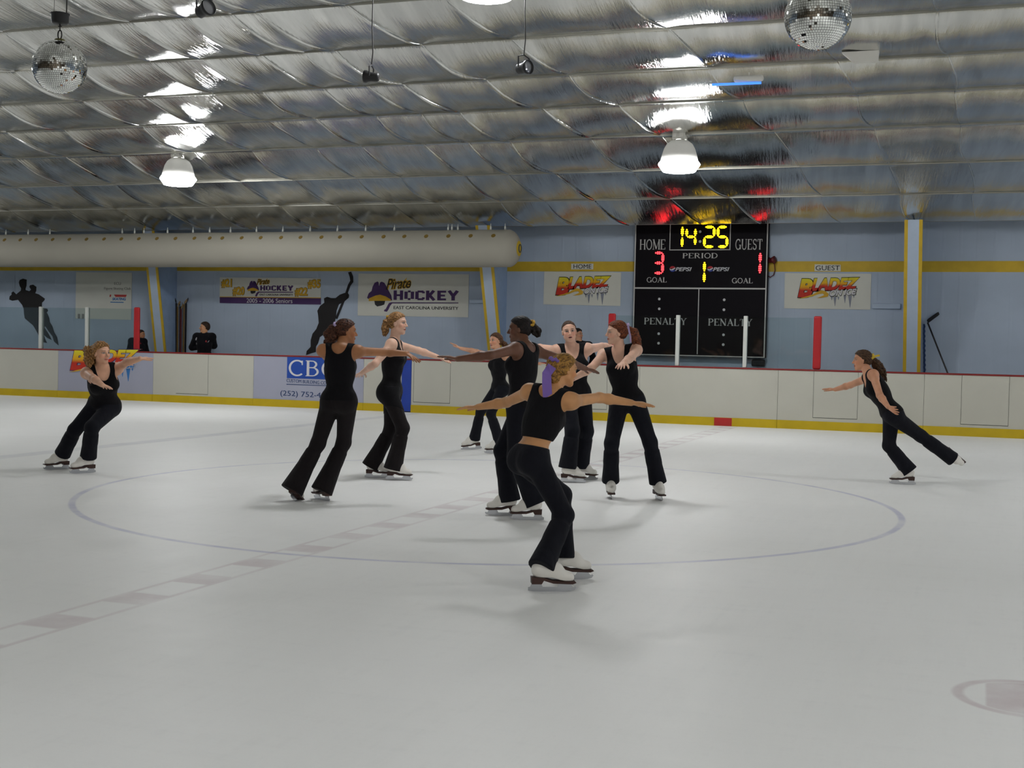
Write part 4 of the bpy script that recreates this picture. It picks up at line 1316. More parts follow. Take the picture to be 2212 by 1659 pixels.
# block alphabet for the team banners
BLK = {
 'H': (0.80, [([(.15, 0), (.15, 1)], .25), ([(.65, 0), (.65, 1)], .25), ([(.15, .5), (.65, .5)], .2)]),
 'O': (0.80, [([(.3, .1), (.5, .1)], .2), ([(.3, .9), (.5, .9)], .2), ([(.15, .12), (.15, .88)], .25), ([(.65, .12), (.65, .88)], .25)]),
 'C': (0.78, [([(.2, .1), (.66, .1)], .2), ([(.2, .9), (.66, .9)], .2), ([(.15, .1), (.15, .9)], .25), ([(.65, .1), (.65, .3)], .2), ([(.65, .72), (.65, .9)], .2)]),
 'K': (0.82, [([(.15, 0), (.15, 1)], .25), ([(.27, .48), (.62, 1)], .24), ([(.27, .55), (.66, 0)], .24)]),
 'E': (0.76, [([(.15, 0), (.15, 1)], .25), ([(.1, .1), (.68, .1)], .2), ([(.1, .9), (.68, .9)], .2), ([(.1, .5), (.6, .5)], .18)]),
 'Y': (0.84, [([(.42, 0), (.42, .5)], .25), ([(.1, 1), (.42, .45)], .24), ([(.74, 1), (.42, .45)], .24)]),
}
def block_text(t, txt, box, Y, m, depth=0.004):
    SV = dict(SER); 
    for k_, (w, st) in BLK.items(): SER[k_] = (w, st, [])
    try: return sign_text('lettering', txt, box, Y, m, t, True, depth=depth)
    finally:
        SER.clear(); SER.update(SV)

def team_logo(t, Y, z, hat_z, hk, pir, ul, eu, small):
    block_text(t, 'HOCKEY', z(*hk[:2]) + z(*hk[2:]), Y, MATS['ink_purple'])
    p0 = z(*pir[:2]) + z(*pir[2:])
    sign_text('lettering_outline', 'Pirate', (p0[0] - 1, p0[1] - 1, p0[2] + 1, p0[3] + 1), Y, MATS['ink_gold'], t, shear=0.35, offset=0.07, rise=0.18)
    sign_text('lettering', 'Pirate', p0, Y - 0.005, MATS['ink_black'], t, shear=0.35, offset=0.0, rise=0.18)
    plate('stick_line', [z(*p) for p in ul], Y, 0.004, MATS['ink_purple'], t)
    sign_text('lettering', 'EAST CAROLINA UNIVERSITY', z(*eu[:2]) + z(*eu[2:]), Y, MATS['ink_black'], t, offset=0.01)
    # plain tricorn hat with a gold band stands in for the team's emblem
    hz = lambda L: [z(*hat_z(x, y)) for x, y in L]
    plate('hat_emblem', hz([(270, 600), (300, 520), (350, 480), (370, 400), (405, 335), (455, 312), (475, 330), (482, 400), (500, 330), (530, 315), (575, 335), (615, 400), (655, 480), (700, 560), (712, 648), (600, 648), (420, 640), (330, 650)]), Y, 0.004, MATS['ink_purple'], t)
    plate('hat_band', hz([(300, 612), (420, 560), (500, 545), (600, 575), (690, 630), (690, 655), (590, 655), (400, 655), (300, 660)]), Y - 0.004, 0.003, MATS['ink_gold'], t)
    plate('emblem_base', hz([(400, 655), (590, 655), (575, 720), (520, 740), (450, 755), (410, 720)]), Y, 0.004, MATS['ink_black'], t)

t = banner('wall_banner', 'large white team banner with purple hockey lettering beside the mid column', [(774.6, 591), (1013.5, 592.6), (1011.5, 685.5), (772.8, 681.7)])
z3 = lambda x, y: (760 + x / 8.193, 570 + y / 8.193)
team_logo(t, BNY, z3, lambda x, y: (x, y), (740, 462, 1893, 655), (612, 255, 1045, 440), [(700, 680), (1885, 684), (1885, 700), (715, 700), (680, 740), (645, 815), (620, 848), (570, 838), (575, 812), (600, 800), (640, 722), (660, 690)], (740, 752, 1886, 808), False)
t = banner('wall_banner', 'long white and purple team banner with gold numbers and season lettering', [(475.3, 599.3), (693.5, 601), (693, 658), (474.7, 654.6)])
z2 = lambda x, y: (460 + x / 8.848, 580 + y / 8.848)
plate('strip', [z2(*p) for p in ((130, 548), (2064, 568), (2062, 690), (130, 660))], BNY, 0.003, MATS['ink_purple'], t)
plate('strip_edge', [z2(*p) for p in ((130, 536), (2064, 554), (2064, 568), (130, 549))], BNY, 0.003, MATS['ink_gold'], t)
hatmap = lambda x, y: (650 + (x - 270) * 0.52, 235 + (y - 312) * 0.56)
team_logo(t, BNY, z2, hatmap, (905, 320, 1537, 430), (842, 200, 1078, 300), [(860, 443), (1532, 445), (1532, 461), (880, 461), (855, 500), (838, 538), (805, 530), (825, 480)], (896, 482, 1530, 520), True)
sign_text('lettering', '2005 - 2006 Seniors', z2(645, 574) + z2(1520, 658), BNY - 0.004, MATS['ink_white'], t)
for tx, b in (('#21', (165, 200, 362, 368)), ('#20', (380, 350, 604, 522)), ('#22', (1568, 365, 1808, 535)), ('#35', (1815, 210, 2056, 385))):
    p0 = z2(*b[:2]) + z2(*b[2:])
    sign_text('number_outline', tx, (p0[0] - .7, p0[1] - .7, p0[2] + .7, p0[3] + .7), BNY, MATS['ink_black'], t, offset=0.06)
    sign_text('number', tx, p0, BNY - 0.004, MATS['ink_gold'], t, offset=0.05)
t = banner('wall_banner', 'large pale club banner behind the glass left of the red padded post', [(164.7, 587.8), (285.5, 589), (283.5, 691), (163.4, 688)])
z5 = lambda x, y: (x / 7.373, 560 + y / 7.373)
mat('ink_faint', (136, 132, 126), 0.6, grain=0)
sign_text('lettering', 'ECU', z5(1820, 366) + z5(1926, 408), BNY, MATS['ink_faint'], t)
sign_text('lettering', 'Figure Skating Club', z5(1660, 446) + z5(2082, 496), BNY, MATS['ink_faint'], t)
plate('logo_strip', [z5(*p) for p in ((1815, 562), (2018, 566), (2005, 602), (1840, 600))], BNY, 0.003, MATS['ink_red'], t)
plate('logo_strip', [z5(*p) for p in ((1752, 562), (1772, 566), (1764, 600), (1744, 598))], BNY, 0.003, MATS['ink_red'], t)
sign_text('lettering', 'SKATING', z5(1788, 612) + z5(2006, 656), BNY, MATS['ink_blue'], t, shear=0.2, offset=0.03)
plate('logo_line', [z5(*p) for p in ((1758, 676), (1968, 680), (1968, 694), (1758, 690))], BNY, 0.003, MATS['ink_blue'], t)
for x in (1240, 1302):
    plate('printed_patch', [z5(x, 870), z5(x + 38, 871), z5(x + 38, 945), z5(x, 944)], BNY, 0.003, MATS['ink_faint'], t)

# lettering on the boards
fire_t = ad_fire; fire_t['label'] = 'grey panel with flaming lettering'
fire_logo(fire_t, BOARD_Y, lambda x, y: (152 + (x - 1201) * 1.25, 757 + (y - 599) * 1.13), 'ink_blue', 'ink_white', 'ink_blue', 'ink_purple')
cbt = ad_build; cbt['label'] = 'grey panel with blue company advert and phone number'
z6 = lambda x, y: (580 + x / 8.848, 750 + y / 8.848)
mat('ad_blue', (26, 70, 158), 0.5, grain=0.04)
plate('blue_field', [z6(*p) for p in ((360, 185), (1345, 205), (1345, 625), (352, 590))], BOARD_Y, 0.004, MATS['ad_blue'], cbt)
sign_text('lettering', 'CBC', z6(388, 248) + z6(1290, 565), BOARD_Y - 0.004, MATS['ink_white'], cbt, True)
sign_text('lettering', 'CUSTOM BUILDING COMPANY', z6(345, 636) + z6(1350, 700), BOARD_Y, MATS['ink_navy'], cbt, rise=-0.5)
plate('rule', [z6(*p) for p in ((345, 702), (1345, 738), (1345, 750), (345, 716))], BOARD_Y, 0.004, MATS['ink_navy'], cbt)
sign_text('lettering', '(252) 752-4', z6(228, 845) + z6(1000, 975), BOARD_Y, MATS['ink_navy'], cbt, rise=-0.12)

# painted silhouettes cut out on the wall
mat('silhouette_black', (24, 20, 20), 0.7, grain=0.1)
couple = [(305, 370), (320, 330), (370, 310), (425, 325), (422, 420), (405, 480), (412, 492), (470, 510), (482, 500), (500, 484), (472, 445), (480, 415), (530, 405), (580, 440), (577, 500), (562, 540), (620, 560), (662, 590), (717, 630), (702, 660), (670, 690), (665, 750), (690, 780), (750, 788), (766, 820), (742, 850), (762, 880), (786, 940), (792, 1000), (832, 1060), (862, 1160), (910, 1240), (932, 1370), (872, 1315), (858, 1290), (842, 1230), (780, 1150), (722, 1062), (708, 1085), (752, 1150), (792, 1220), (822, 1282), (760, 1255), (695, 1198), (720, 1270), (749, 1332), (690, 1318), (640, 1272), (610, 1190), (560, 1100), (530, 1050), (480, 1010), (400, 942), (386, 860), (386, 800), (360, 730), (312, 672), (290, 645), (200, 662), (152, 642), (158, 592), (190, 562), (188, 532), (214, 514), (247, 545), (262, 560), (310, 520), (337, 500), (341, 462), (320, 430)]
o = plate('silhouette', [z5(*p) for p in couple], WALL_Y - 0.002, 0.012, MATS['silhouette_black'])
def seat_on(o, loc):
    o.data.transform(Matrix.Translation(-Vector(loc))); o.location = loc
c0 = on_y(*z5(500, 900), WALL_Y); seat_on(o, (c0[0], WALL_Y, c0[2]))
tag(o, 'black silhouette of a skating couple on the blue wall behind the glass', 'wall silhouette')
zz5 = lambda x, y: (600 + x / 2.989, 480 + y / 2.989)
ht = thing('silhouette', 'black silhouette of a hockey player raising a stick on the blue wall', 'wall silhouette', tuple(on_y(*zz5(300, 700), WALL_Y)))
body = [(300, 492), (320, 482), (346, 490), (375, 490), (402, 468), (430, 458), (450, 453), (461, 470), (458, 488), (430, 512), (395, 530), (380, 570), (374, 620), (365, 660), (335, 690), (302, 722), (272, 742), (260, 782), (247, 802), (246, 838), (216, 846), (184, 858), (188, 832), (214, 804), (214, 762), (226, 720), (250, 690), (266, 650), (262, 600), (257, 572), (275, 540), (302, 520)]
plate('player', [zz5(*p) for p in body], WALL_Y - 0.002, 0.012, MATS['silhouette_black'], ht)
plate('stick', [zz5(*p) for p in ((456, 324), (474, 320), (486, 350), (488, 386), (470, 410), (440, 490), (385, 625), (372, 620), (430, 480), (455, 405), (470, 378), (466, 352))], WALL_Y - 0.002, 0.015, MATS['silhouette_black'], ht)

# pale ledges on the wall beside the columns, small dark box under the scoreboard
for i, (x0, x1, y0, y1) in enumerate(((1884, 1946, 656, 667), (1016, 1050, 647, 655))):
    A_ = on_y(x0, y1, WALL_Y); B_ = on_y(x1, y0, WALL_Y)
    bevel(MB().box((A_[0], WALL_Y - 0.06, A_[2]), (B_[0], WALL_Y + 0.01, B_[2])).obj('trim_%d' % (30 + i), MATS['column_blue']), 0.015)['kind'] = 'structure'
A_ = on_y(1638, 784, WALL_Y - 0.08)
o = bevel(MB().box((-0.13, -0.05, -0.07), (0.13, 0.08, 0.07)).obj('junction_box', MATS['black_metal']), 0.03, 3); o.location = tuple(A_)
tag(o, 'small dark box on the wall under the right corner of the scoreboard', 'box')

# ------------------------------------------------------------------ inflated white duct
DY = WALL_Y - 1.72
za, zb_ = on_y(1088, 577.5, DY)[2], on_y(1088, 496, DY)[2]
DR = (zb_ - za) / 2; DZ = (za + zb_) / 2; xe = on_y(1098, 536, DY)[0]
mat('duct_fabric', (158, 154, 142), 0.65, grain=0.05, gscale=0.8, bump=0.12, bscale=1.5)
mat('duct_brown', (120, 96, 34), 0.7); mat('emblem_yellow', (192, 162, 40), 0.6)
du = thing('air_duct', 'long white inflated fabric duct under the ceiling along the far wall', 'air duct', ((-30 + xe) / 2, DY, DZ))
prof = [(-30.0, DR)] + [(x, DR * (1 + 0.006 * math.sin(x * 5.1))) for x in np.linspace(-29.5, xe, 60)] + [(xe + 0.24 * math.sin(a), DR * math.cos(a)) for a in np.linspace(0.12, math.pi / 2 - 0.02, 12)] + [(xe + 0.24, 0.001)]
V = []; Fq = []; sg = 40
for x, r in prof:
    for k in range(sg):
        a = 2 * math.pi * k / sg; V.append((x, DY + r * math.sin(a), DZ + r * math.cos(a)))
for i in range(len(prof) - 1):
    for k in range(sg): Fq.append((i * sg + k, i * sg + (k + 1) % sg, (i + 1) * sg + (k + 1) % sg, (i + 1) * sg + k))
fix_normals(mesh_obj('sleeve', V, Fq, MATS['duct_fabric'], du, True))
e = MB(); P = []
for ri, rr in enumerate((0.0, 0.05, 0.10, 0.15)):
    for k in range(24):
        a = 2 * math.pi * k / 24; q = rr / DR; P.append((xe + 0.24 * math.sqrt(max(0, 1 - q * q)) + 0.006, DY + rr * math.sin(a), DZ + rr * math.cos(a)))
e.add(P, [(i * 24 + k, (i + 1) * 24 + k, (i + 1) * 24 + (k + 1) % 24, i * 24 + (k + 1) % 24) for i in range(3) for k in range(24)])
em = e.obj('end_emblem', MATS['emblem_yellow'], du); em['label'] = 'yellow round emblem on the end of the duct'
MB().tube([(xe + 0.246, DY + 0.07 * math.sin(a), DZ + 0.075 * math.cos(a)) for a in np.linspace(0, 6.283, 25)], 0.012, 6, False).obj('emblem_ring', MATS['gap_dark'], em)
vx = [12, 46, 80, 116, 152, 189, 227, 264, 302, 341, 381, 422, 455, 482, 524, 565, 609, 651, 696, 736, 783, 830, 875, 922, 970, 1018, 1067]
for i, x in enumerate(vx):
    an = math.radians(-52); X = on_y(x, 510, DY - DR * 0.7)[0]
    c = np.array([X, DY + DR * math.sin(an), DZ + DR * math.cos(an)]); nn = np.array([0, math.sin(an), math.cos(an)]); tt = np.cross(nn, [1.0, 0, 0])
    V = []
    for lv in (0.004, -0.01):
        for k in range(12):
            a = 2 * math.pi * k / 12; V.append(c + nn * lv + 0.045 * (math.cos(a) * np.array([1.0, 0, 0]) + math.sin(a) * tt))
    fix_normals(mesh_obj('vent', V, [tuple(range(12)), tuple(reversed(range(12, 24)))] + [((k + 1) % 12, k, 12 + k, 12 + (k + 1) % 12) for k in range(12)], MATS['duct_brown'], du))
hx = [13, 61, 108, 264, 291, 311, 362, 417, 453, 498, 554, 611, 670, 729, 790, 852, 968, 976, 989, 1060, 1091]
hang = None
for x in hx:
    X = on_y(x, 500, DY)[0]
    if hang is None:
        h = MB().tube([(0, 0, -0.01), (0, 0, 0.05), (0, 0, 0.075), (0, 0, 0.12)], [0.022, 0.020, 0.009, 0.006], 8)
        hang = mesh_obj('hanger', h.V, h.F, MATS['post_white'], None, True); hang.parent = du
        hh = hang
    else:
        hh = hang.copy(); COL.objects.link(hh)
    hh.location = (X - du.location[0], 0, DR)

# ------------------------------------------------------------------ high-bay lamps
mat('lamp_housing', (206, 204, 196), 0.5, grain=0)
def shade_material():
    n = N('lamp_shade'); n.col(lin((214, 212, 206))); n.set(0.45, 0, 0.4)
    n.b.inputs['Transmission Weight'].default_value = 0.0
    return n.m
msh = shade_material()
n_ = N('lamp_lens'); n_.col((0.9, 0.9, 0.9, 1)); n_.b.inputs['Emission Color'].default_value = (0.97, 0.985, 1.0, 1); n_.b.inputs['Emission Strength'].default_value = LAMP_STRENGTH
mlens = n_.m
def lamp_parts(t):
    s = MB().lathe([(0.10, 0.50), (0.13, 0.49), (0.20, 0.44), (0.245, 0.36), (0.275, 0.26), (0.298, 0.16), (0.295, 0.155), (0.27, 0.26), (0.24, 0.355), (0.195, 0.43), (0.10, 0.48)], seg=32)
    mesh_obj('shade', s.V, s.F, msh, t, True)
    s = MB().lathe([(0.300, 0.165), (0.328, 0.125), (0.325, 0.11), (0.255, 0.01), (0.20, 0.0), (0.001, -0.004)], seg=32)
    mesh_obj('lens', s.V, s.F, mlens, t, True)
    s = MB().box((-0.10, -0.10, 0.50), (0.10, 0.10, 0.64)).box((-0.085, -0.12, 0.53), (-0.02, -0.10, 0.61)).box((0.02, -0.12, 0.53), (0.085, -0.10, 0.61))
    bevel(mesh_obj('ballast_box', s.V, s.F, MATS['lamp_housing'], t), 0.01)
    s = MB().box((-0.13, -0.03, 0.64), (0.13, 0.03, 0.665))
    mesh_obj('bracket', s.V, s.F, MATS['lamp_housing'], t)
proto = None
def lamp(label, x, y, z):
    global proto
    t = thing('high_bay_lamp', label, 'ceiling lamp', (x, y, z), 'high bay lamps under the foil ceiling', local=True)
    if proto is None:
        lamp_parts(t); proto = t
    else:
        for ch in proto.children:
            c = ch.copy(); c.parent = t; COL.objects.link(c)
    return t
for lab, (sx, sy), D, bx_ in (('lit bell-shaped lamp hanging from the foil left of centre, over the white duct', (385, 388), 2769 * 0.638 / 75.5, None), ('lit bell-shaped lamp hanging above the scoreboard', (1467, 357), 2769 * 0.638 / 88.0, None)):
    P = at_depth(sx, sy, D); P[2] -= 0.11
    lamp(lab, *P)
    if sx > 1000: ZL = P[2]
    print('lamp', P, 'ceil', ceil_z(P[1]))
P = on_ceiling(1050, -3, 0.82)
lamp('lit lamp at the top edge, only its glowing rim in view', P[0], P[1], P[2])
print('lamp3', P, ceil_z(P[1]))
for x, y in ((-24.2, 20.4), (4.9, 20.4), (-14.6, 13.0), (4.3, 13.0), (-24.2, 13.0), (13.8, 13.0), (14.4, 20.4), (-20.0, 4.2), (4.6, 4.2), (-5.0, -1.6), (14.0, 4.2), (4.6, -1.6), (-0.3, -2.0)):  # unseen lamps: far rows continued, near-side ones added to brighten the foreground ice
    lamp('unseen lit bell-shaped lamp, among those continuing the rows and added as fill', x, y, ceil_z(y) - 0.87)

# ------------------------------------------------------------------ mirror balls, pin spots
def mirror_material():
    n = N('mirror_tile'); n.col((0.86, 0.87, 0.84, 1)); n.set(0.03, 1.0, 0.5); return n.m
mmir = mirror_material(); mat('ball_core', (64, 60, 52), 0.7); mat('ball_cap', (96, 92, 48), 0.5, 0.3); mat('wire_dark', (40, 38, 36), 0.5, 0.3)
def ball_mesh(R, seed):
    rg = random.Random(seed); V = []; F = []; sz = 0.0195
    rows = int(math.pi * R / sz)
    for i in range(rows):
        a0 = -math.pi / 2 + math.pi * i / rows; a1 = a0 + math.pi / rows; am = (a0 + a1) / 2
        if am > 1.36: continue
        n = max(3, int(2 * math.pi * R * math.cos(am) / sz)); off = rg.random()
        for k in range(n):
            b0 = 2 * math.pi * (k + off) / n; b1 = b0 + 2 * math.pi / n; g = 0.06
            if rg.random() < 0.004: continue
            aa0, aa1 = a0 + (a1 - a0) * g, a1 - (a1 - a0) * g; bb0, bb1 = b0 + (b1 - b0) * g, b1 - (b1 - b0) * g
            cs = [np.array([math.cos(a) * math.cos(b), math.cos(a) * math.sin(b), math.sin(a)]) * R for a, b in ((aa0, bb0), (aa0, bb1), (aa1, bb1), (aa1, bb0))]
            c = sum(cs) / 4; nn = nrm(c)
            # flat tile with a slight tilt of its own
            tl = 0.035 if rg.random() > 0.03 else 0.25
            t1 = nrm(np.cross(nn, [0.1, 0.2, 1.0])); t2 = np.cross(nn, t1); ta, tb = rg.gauss(0, tl * .5), rg.gauss(0, tl * .5)
            b = len(V)
            for q in cs:
                d = q - c; d = d - nn * (d @ nn); V.append(c + nn * 0.002 + d + nn * (ta * (d @ t1) + tb * (d @ t2)))
            F.append((b, b + 1, b + 2, b + 3))
    return V, F
def mirror_ball(label, px, R, seed):
    c = at_depth(px[0], px[1], 2769.4 * R * 2 / px[2])
    t = thing('mirror_ball', label, 'mirror ball', c, 'mirror balls hung from the ceiling', local=True)
    V, F = ball_mesh(R, seed); mesh_obj('mirror_tiles', V, F, mmir, t)
    s = MB().lathe([(0.001, -R * .995)] + [(R * 0.995 * math.cos(a), R * 0.995 * math.sin(a)) for a in np.linspace(-1.5, 1.5, 30)] + [(0.001, R * .995)], seg=40)
    mesh_obj('core', s.V, s.F, MATS['ball_core'], t, True)
    s = MB().lathe([(0.056, R - 0.008), (0.045, R + 0.012), (0.02, R + 0.018), (0.001, R + 0.018)], seg=20); mesh_obj('cap', s.V, s.F, MATS['ball_cap'], t, True)
    s = MB().tube([(0.022 * math.sin(a), 0, R + 0.055 + 0.042 * math.cos(a)) for a in np.linspace(0, 6.283, 25)], 0.006, 8, False).tube([(0, 0, R + 0.09), (0, 0, R + 0.17)], 0.006, 8).tube([(-.018, 0, R + .135), (.018, 0, R + .135)], 0.006, 8)
    mesh_obj('link', s.V, s.F, MATS['wire_dark'], t, True)
    s = MB().lathe([(0.001, R + 0.155), (0.065, R + 0.157), (0.08, R + 0.17), (0.082, R + 0.24), (0.09, R + 0.245), (0.09, R + 0.255), (0.001, R + 0.255)], seg=24); mo = mesh_obj('motor', s.V, s.F, MATS['black_metal'], t, True)
    top_ = ceil_z(c[1]) - c[2] - 0.05
    s = MB().tube([(0.075, 0, R + 0.25), (0.09, 0, top_)], 0.006, 6).tube([(-0.07, 0, R + 0.25), (-0.055, 0, top_)], 0.0022, 6); mesh_obj('wire', s.V, s.F, MATS['wire_dark'], t)
mirror_ball('mirror ball at the upper left, hanging below its round black motor', (128.5, 145, 113.5), 0.25, 3)
mirror_ball('mirror ball at the upper right, cut by the top edge', (1767, 36, 142), 0.25, 5)
mat('spot_glass', (150, 150, 156), 0.12, 0.6, grain=0)
def pin_spot(label, px, D, aim, R=0.065, L=0.13, wires=1):
    c = at_depth(px[0], px[1], D); t = thing('pin_spot', label, 'spotlight', c, 'black pin spots on cables', local=True)
    ax = nrm(heading(c, aim[0]) + np.array([0, 0, aim[1]])); u = nrm(np.cross(ax, [0, 0, 1.0])); v = np.cross(u, ax)
    Mx = Matrix(((u[0], v[0], ax[0], 0), (u[1], v[1], ax[1], 0), (u[2], v[2], ax[2], 0), (0, 0, 0, 1)))
    s = MB().lathe([(0.001, -L * .55), (R * .5, -L * .55), (R * .72, -L * .45), (R * .75, 0.0), (R * .85, L * .2), (R * 1.0, L * .32), (R * 1.02, L * .5), (R * .92, L * .5), (R * .88, L * .30), (0.001, L * .28)], seg=24)
    o = mesh_obj('can', s.V, s.F, MATS['black_metal'], t, True); o.data.transform(Mx)
    s = MB().lathe([(0.001, L * .44), (R * .6, L * .43), (R * .9, L * .38)], seg=20); o = mesh_obj('lens', s.V, s.F, MATS['spot_glass'], t, True); o.data.transform(Mx)
    s = MB().tube([tuple(u * R * 1.15), tuple(u * R * 1.15 + np.array([0, 0, R * 1.5])), tuple(np.array([0, 0, R * 1.9])), tuple(-u * R * 1.15 + np.array([0, 0, R * 1.5])), tuple(-u * R * 1.15)], 0.007, 6)
    mesh_obj('yoke', s.V, s.F, MATS['black_metal'], t)
    tz = ceil_z(c[1]) - c[2] - 0.04; s = MB()
    if wires == 1: s.tube([(0, 0, R * 1.8), (0.012, 0, R * 4), (0.0, 0, R * 8), (0.004, 0, tz)], 0.0055, 6)
    else: s.tube([(R, 0, R * 1.0), (R, 0, tz)], 0.006, 6).tube([(-R * .9, 0, R), (-R * .9, 0, tz)], 0.006, 6)
    mesh_obj('cable', s.V, s.F, MATS['wire_dark'], t)
pin_spot('black pin spot near the top edge left of centre, hung on two rods', (441, 21), 10.2, (40, 0.25), 0.066, 0.13, 2)
pin_spot('black square-looking pin spot on a long cable, aimed left away from view', (802, 166), 12.2, (-108, 0.08), 0.058, 0.14)
pin_spot('black pin spot on a cable above the duct end, shiny lens towards the right', (1131, 147), 12.2, (48, 0.05), 0.066, 0.14)

# ------------------------------------------------------------------ black light fixtures on the foil
n_ = N('blue_tube'); n_.col((0.05, 0.12, 0.4, 1)); n_.b.inputs['Emission Color'].default_value = (0.05, 0.22, 1.0, 1); n_.b.inputs['Emission Strength'].default_value = 1.6
c = on_ceiling(1590, 178, 0.20)
A_, B_ = at_depth(1538, 183, depth_of(c)), at_depth(1644, 179, depth_of(c))
t = thing('tube_light', 'blue glowing tube with a white holder under the foil, right of the scoreboard lamp', 'tube light', c)
MB().tube([A_, A_ + (B_ - A_) * 0.5, B_], 0.016, 10).obj('tube', n_.m, t, True)
q = A_ + (B_ - A_) * 0.75
bevel(MB().box((q[0] - 0.20, q[1] - 0.05, q[2] + 0.022), (q[0] + 0.19, q[1] + 0.05, q[2] + 0.10)).obj('holder', MATS['lamp_housing'], t), 0.03, 3)
MB().tube([(q[0], q[1], q[2] + 0.09), (q[0], q[1], ceil_z(q[1]) - 0.06)], 0.008, 6).obj('rod', MATS['lamp_housing'], t)
c = on_ceiling(1862, 124, 0.14)
t = thing('wedge_fixture', 'small white wedge-shaped fixture on the foil, below right of the mirror ball', 'ceiling fixture', c)
pr_ = [(c[0] - 0.24, c[2] + 0.065), (c[0] - 0.10, c[2] - 0.06), (c[0] + 0.19, c[2] - 0.065), (c[0] + 0.20, c[2] + 0.065)]
fix_normals(MB().prism_xz(pr_, c[1] - 0.06, c[1] + 0.06).obj('housing', MATS['lamp_housing'], t))
MB().tube([(c[0] + 0.05, c[1], c[2] + 0.06), (c[0] + 0.05, c[1], ceil_z(c[1]) - 0.05)], 0.008, 6).obj('rod', MATS['lamp_housing'], t)

# ------------------------------------------------------------------ hockey sticks
mat('stick_black', (26, 24, 28), 0.45); mat('stick_wood', (116, 92, 50), 0.5); mat('stick_red', (96, 34, 36), 0.5); mat('stick_silver', (120, 122, 128), 0.35, 0.3); mat('tape_white', (150, 146, 138), 0.8)
def hockey_stick(label, foot, topP, m, side=1, tapem='stick_black', group=None, bl=0.27, show=None):
    foot = np.array(foot, float); topP = np.array(topP, float); d = nrm(topP - foot)
    t = thing('hockey_stick', label, 'hockey stick', foot, group)
    w = nrm(np.cross(d, [0, 1.0, 0])); y = np.cross(w, d)
    def bar(a, c, hw, hy): 
        V = [a + w * sx * hw + y * sy * hy for sx, sy in ((-1, -1), (1, -1), (1, 1), (-1, 1))] + [c + w * sx * hw + y * sy * hy for sx, sy in ((-1, -1), (1, -1), (1, 1), (-1, 1))]
        return V, [(3, 2, 1, 0), (4, 5, 6, 7), (0, 1, 5, 4), (1, 2, 6, 5), (2, 3, 7, 6), (3, 0, 4, 7)]
    q = MB().add(*bar(foot, topP, 0.015, 0.011)); q.obj('shaft', MATS[m], t)
    # blade folded off the top of the shaft
    V = []; n = 8
    for i in range(n + 1):
        f = i / n; c = topP + d * (0.02 + 0.085 * f) + w * side * (bl * f) + y * 0.03 * f * f
        hh = 0.036 - 0.004 * f
        for a, b_ in ((-1, -1), (1, -1), (1, 1), (-1, 1)): V.append(c + d * a * hh * (0.75 if i in (0, n) else 1) + y * b_ * 0.006)
    F = [(3, 2, 1, 0), tuple(4 * n + k for k in range(4))]
    for i in range(n):
        for k in range(4): F.append((i * 4 + k, i * 4 + (k + 1) % 4, i * 4 + 4 + (k + 1) % 4, i * 4 + 4 + k))
    fix_normals(MB().add(V, F).obj('blade', MATS[tapem], t))
    q = MB().add(*bar(foot + d * 0.62, foot + d * 0.78, 0.0158, 0.0118)); q.obj('tape', MATS['tape_white'], t)
    return t
SY = WALL_Y - 0.19
labs = ['dark hockey stick, leftmost of the bundle standing against the blue wall', 'hockey stick with a wooden shaft, second from the left in the standing bundle', 'black hockey stick, third from the left in the standing bundle', 'red-brown hockey stick in the middle of the standing bundle', 'grey hockey stick just right of the middle of the standing bundle', 'hockey stick with a yellowish shaft, second from the right in the standing bundle', 'dark hockey stick, rightmost and tallest of the standing bundle']
for i, (xb, xt, yt, m, sd, bl) in enumerate(((385, 381, 655, 'stick_black', 1, .05), (387, 384, 662, 'stick_wood', -1, .05), (391.5, 389, 662, 'stick_black', 1, .05), (393, 391, 668, 'stick_red', -1, .05), (397, 395, 664, 'stick_silver', 1, .04), (399, 398, 658, 'stick_wood', -1, .05), (403, 402, 655, 'stick_black', -1, .04))):
    yo = SY - 0.075 * (i % 2)
    b0 = on_y(xb, 757, yo); tp = on_y(xt, yt, yo + 0.09); b0[2] = 0.0; b0[1] -= 0.05
    hockey_stick(labs[i], b0, tp, m, sd, 'stick_black' if i % 2 == 0 else 'stick_wood', 'hockey sticks bundled by the wall', bl)
tp = on_y(2004, 697, WALL_Y - 0.12); lo = on_y(2047, 806, WALL_Y - 0.40); lo = tp + (lo - tp) * (tp[2] / (tp[2] - lo[2]))
hockey_stick('dark hockey stick leaning on the wall right of the upright column, blade up', lo, tp, 'stick_black', -1, 'stick_black', None, 0.25)
rp = [on_y(1996 + 0.05 * i + (0.8 if i % 2 else -0.3), 700 + i * 5.2, WALL_Y - 0.04) for i in range(22)]
q = MB().tube(rp, [0.016 + 0.005 * (i % 2) for i in range(22)], 8); o = q.obj('rope', MATS['ink_navy'])
seat_on(o, (rp[-1][0], rp[-1][1], rp[-1][2])); tag(o, 'twisted dark rope hanging beside the upright column', 'rope')
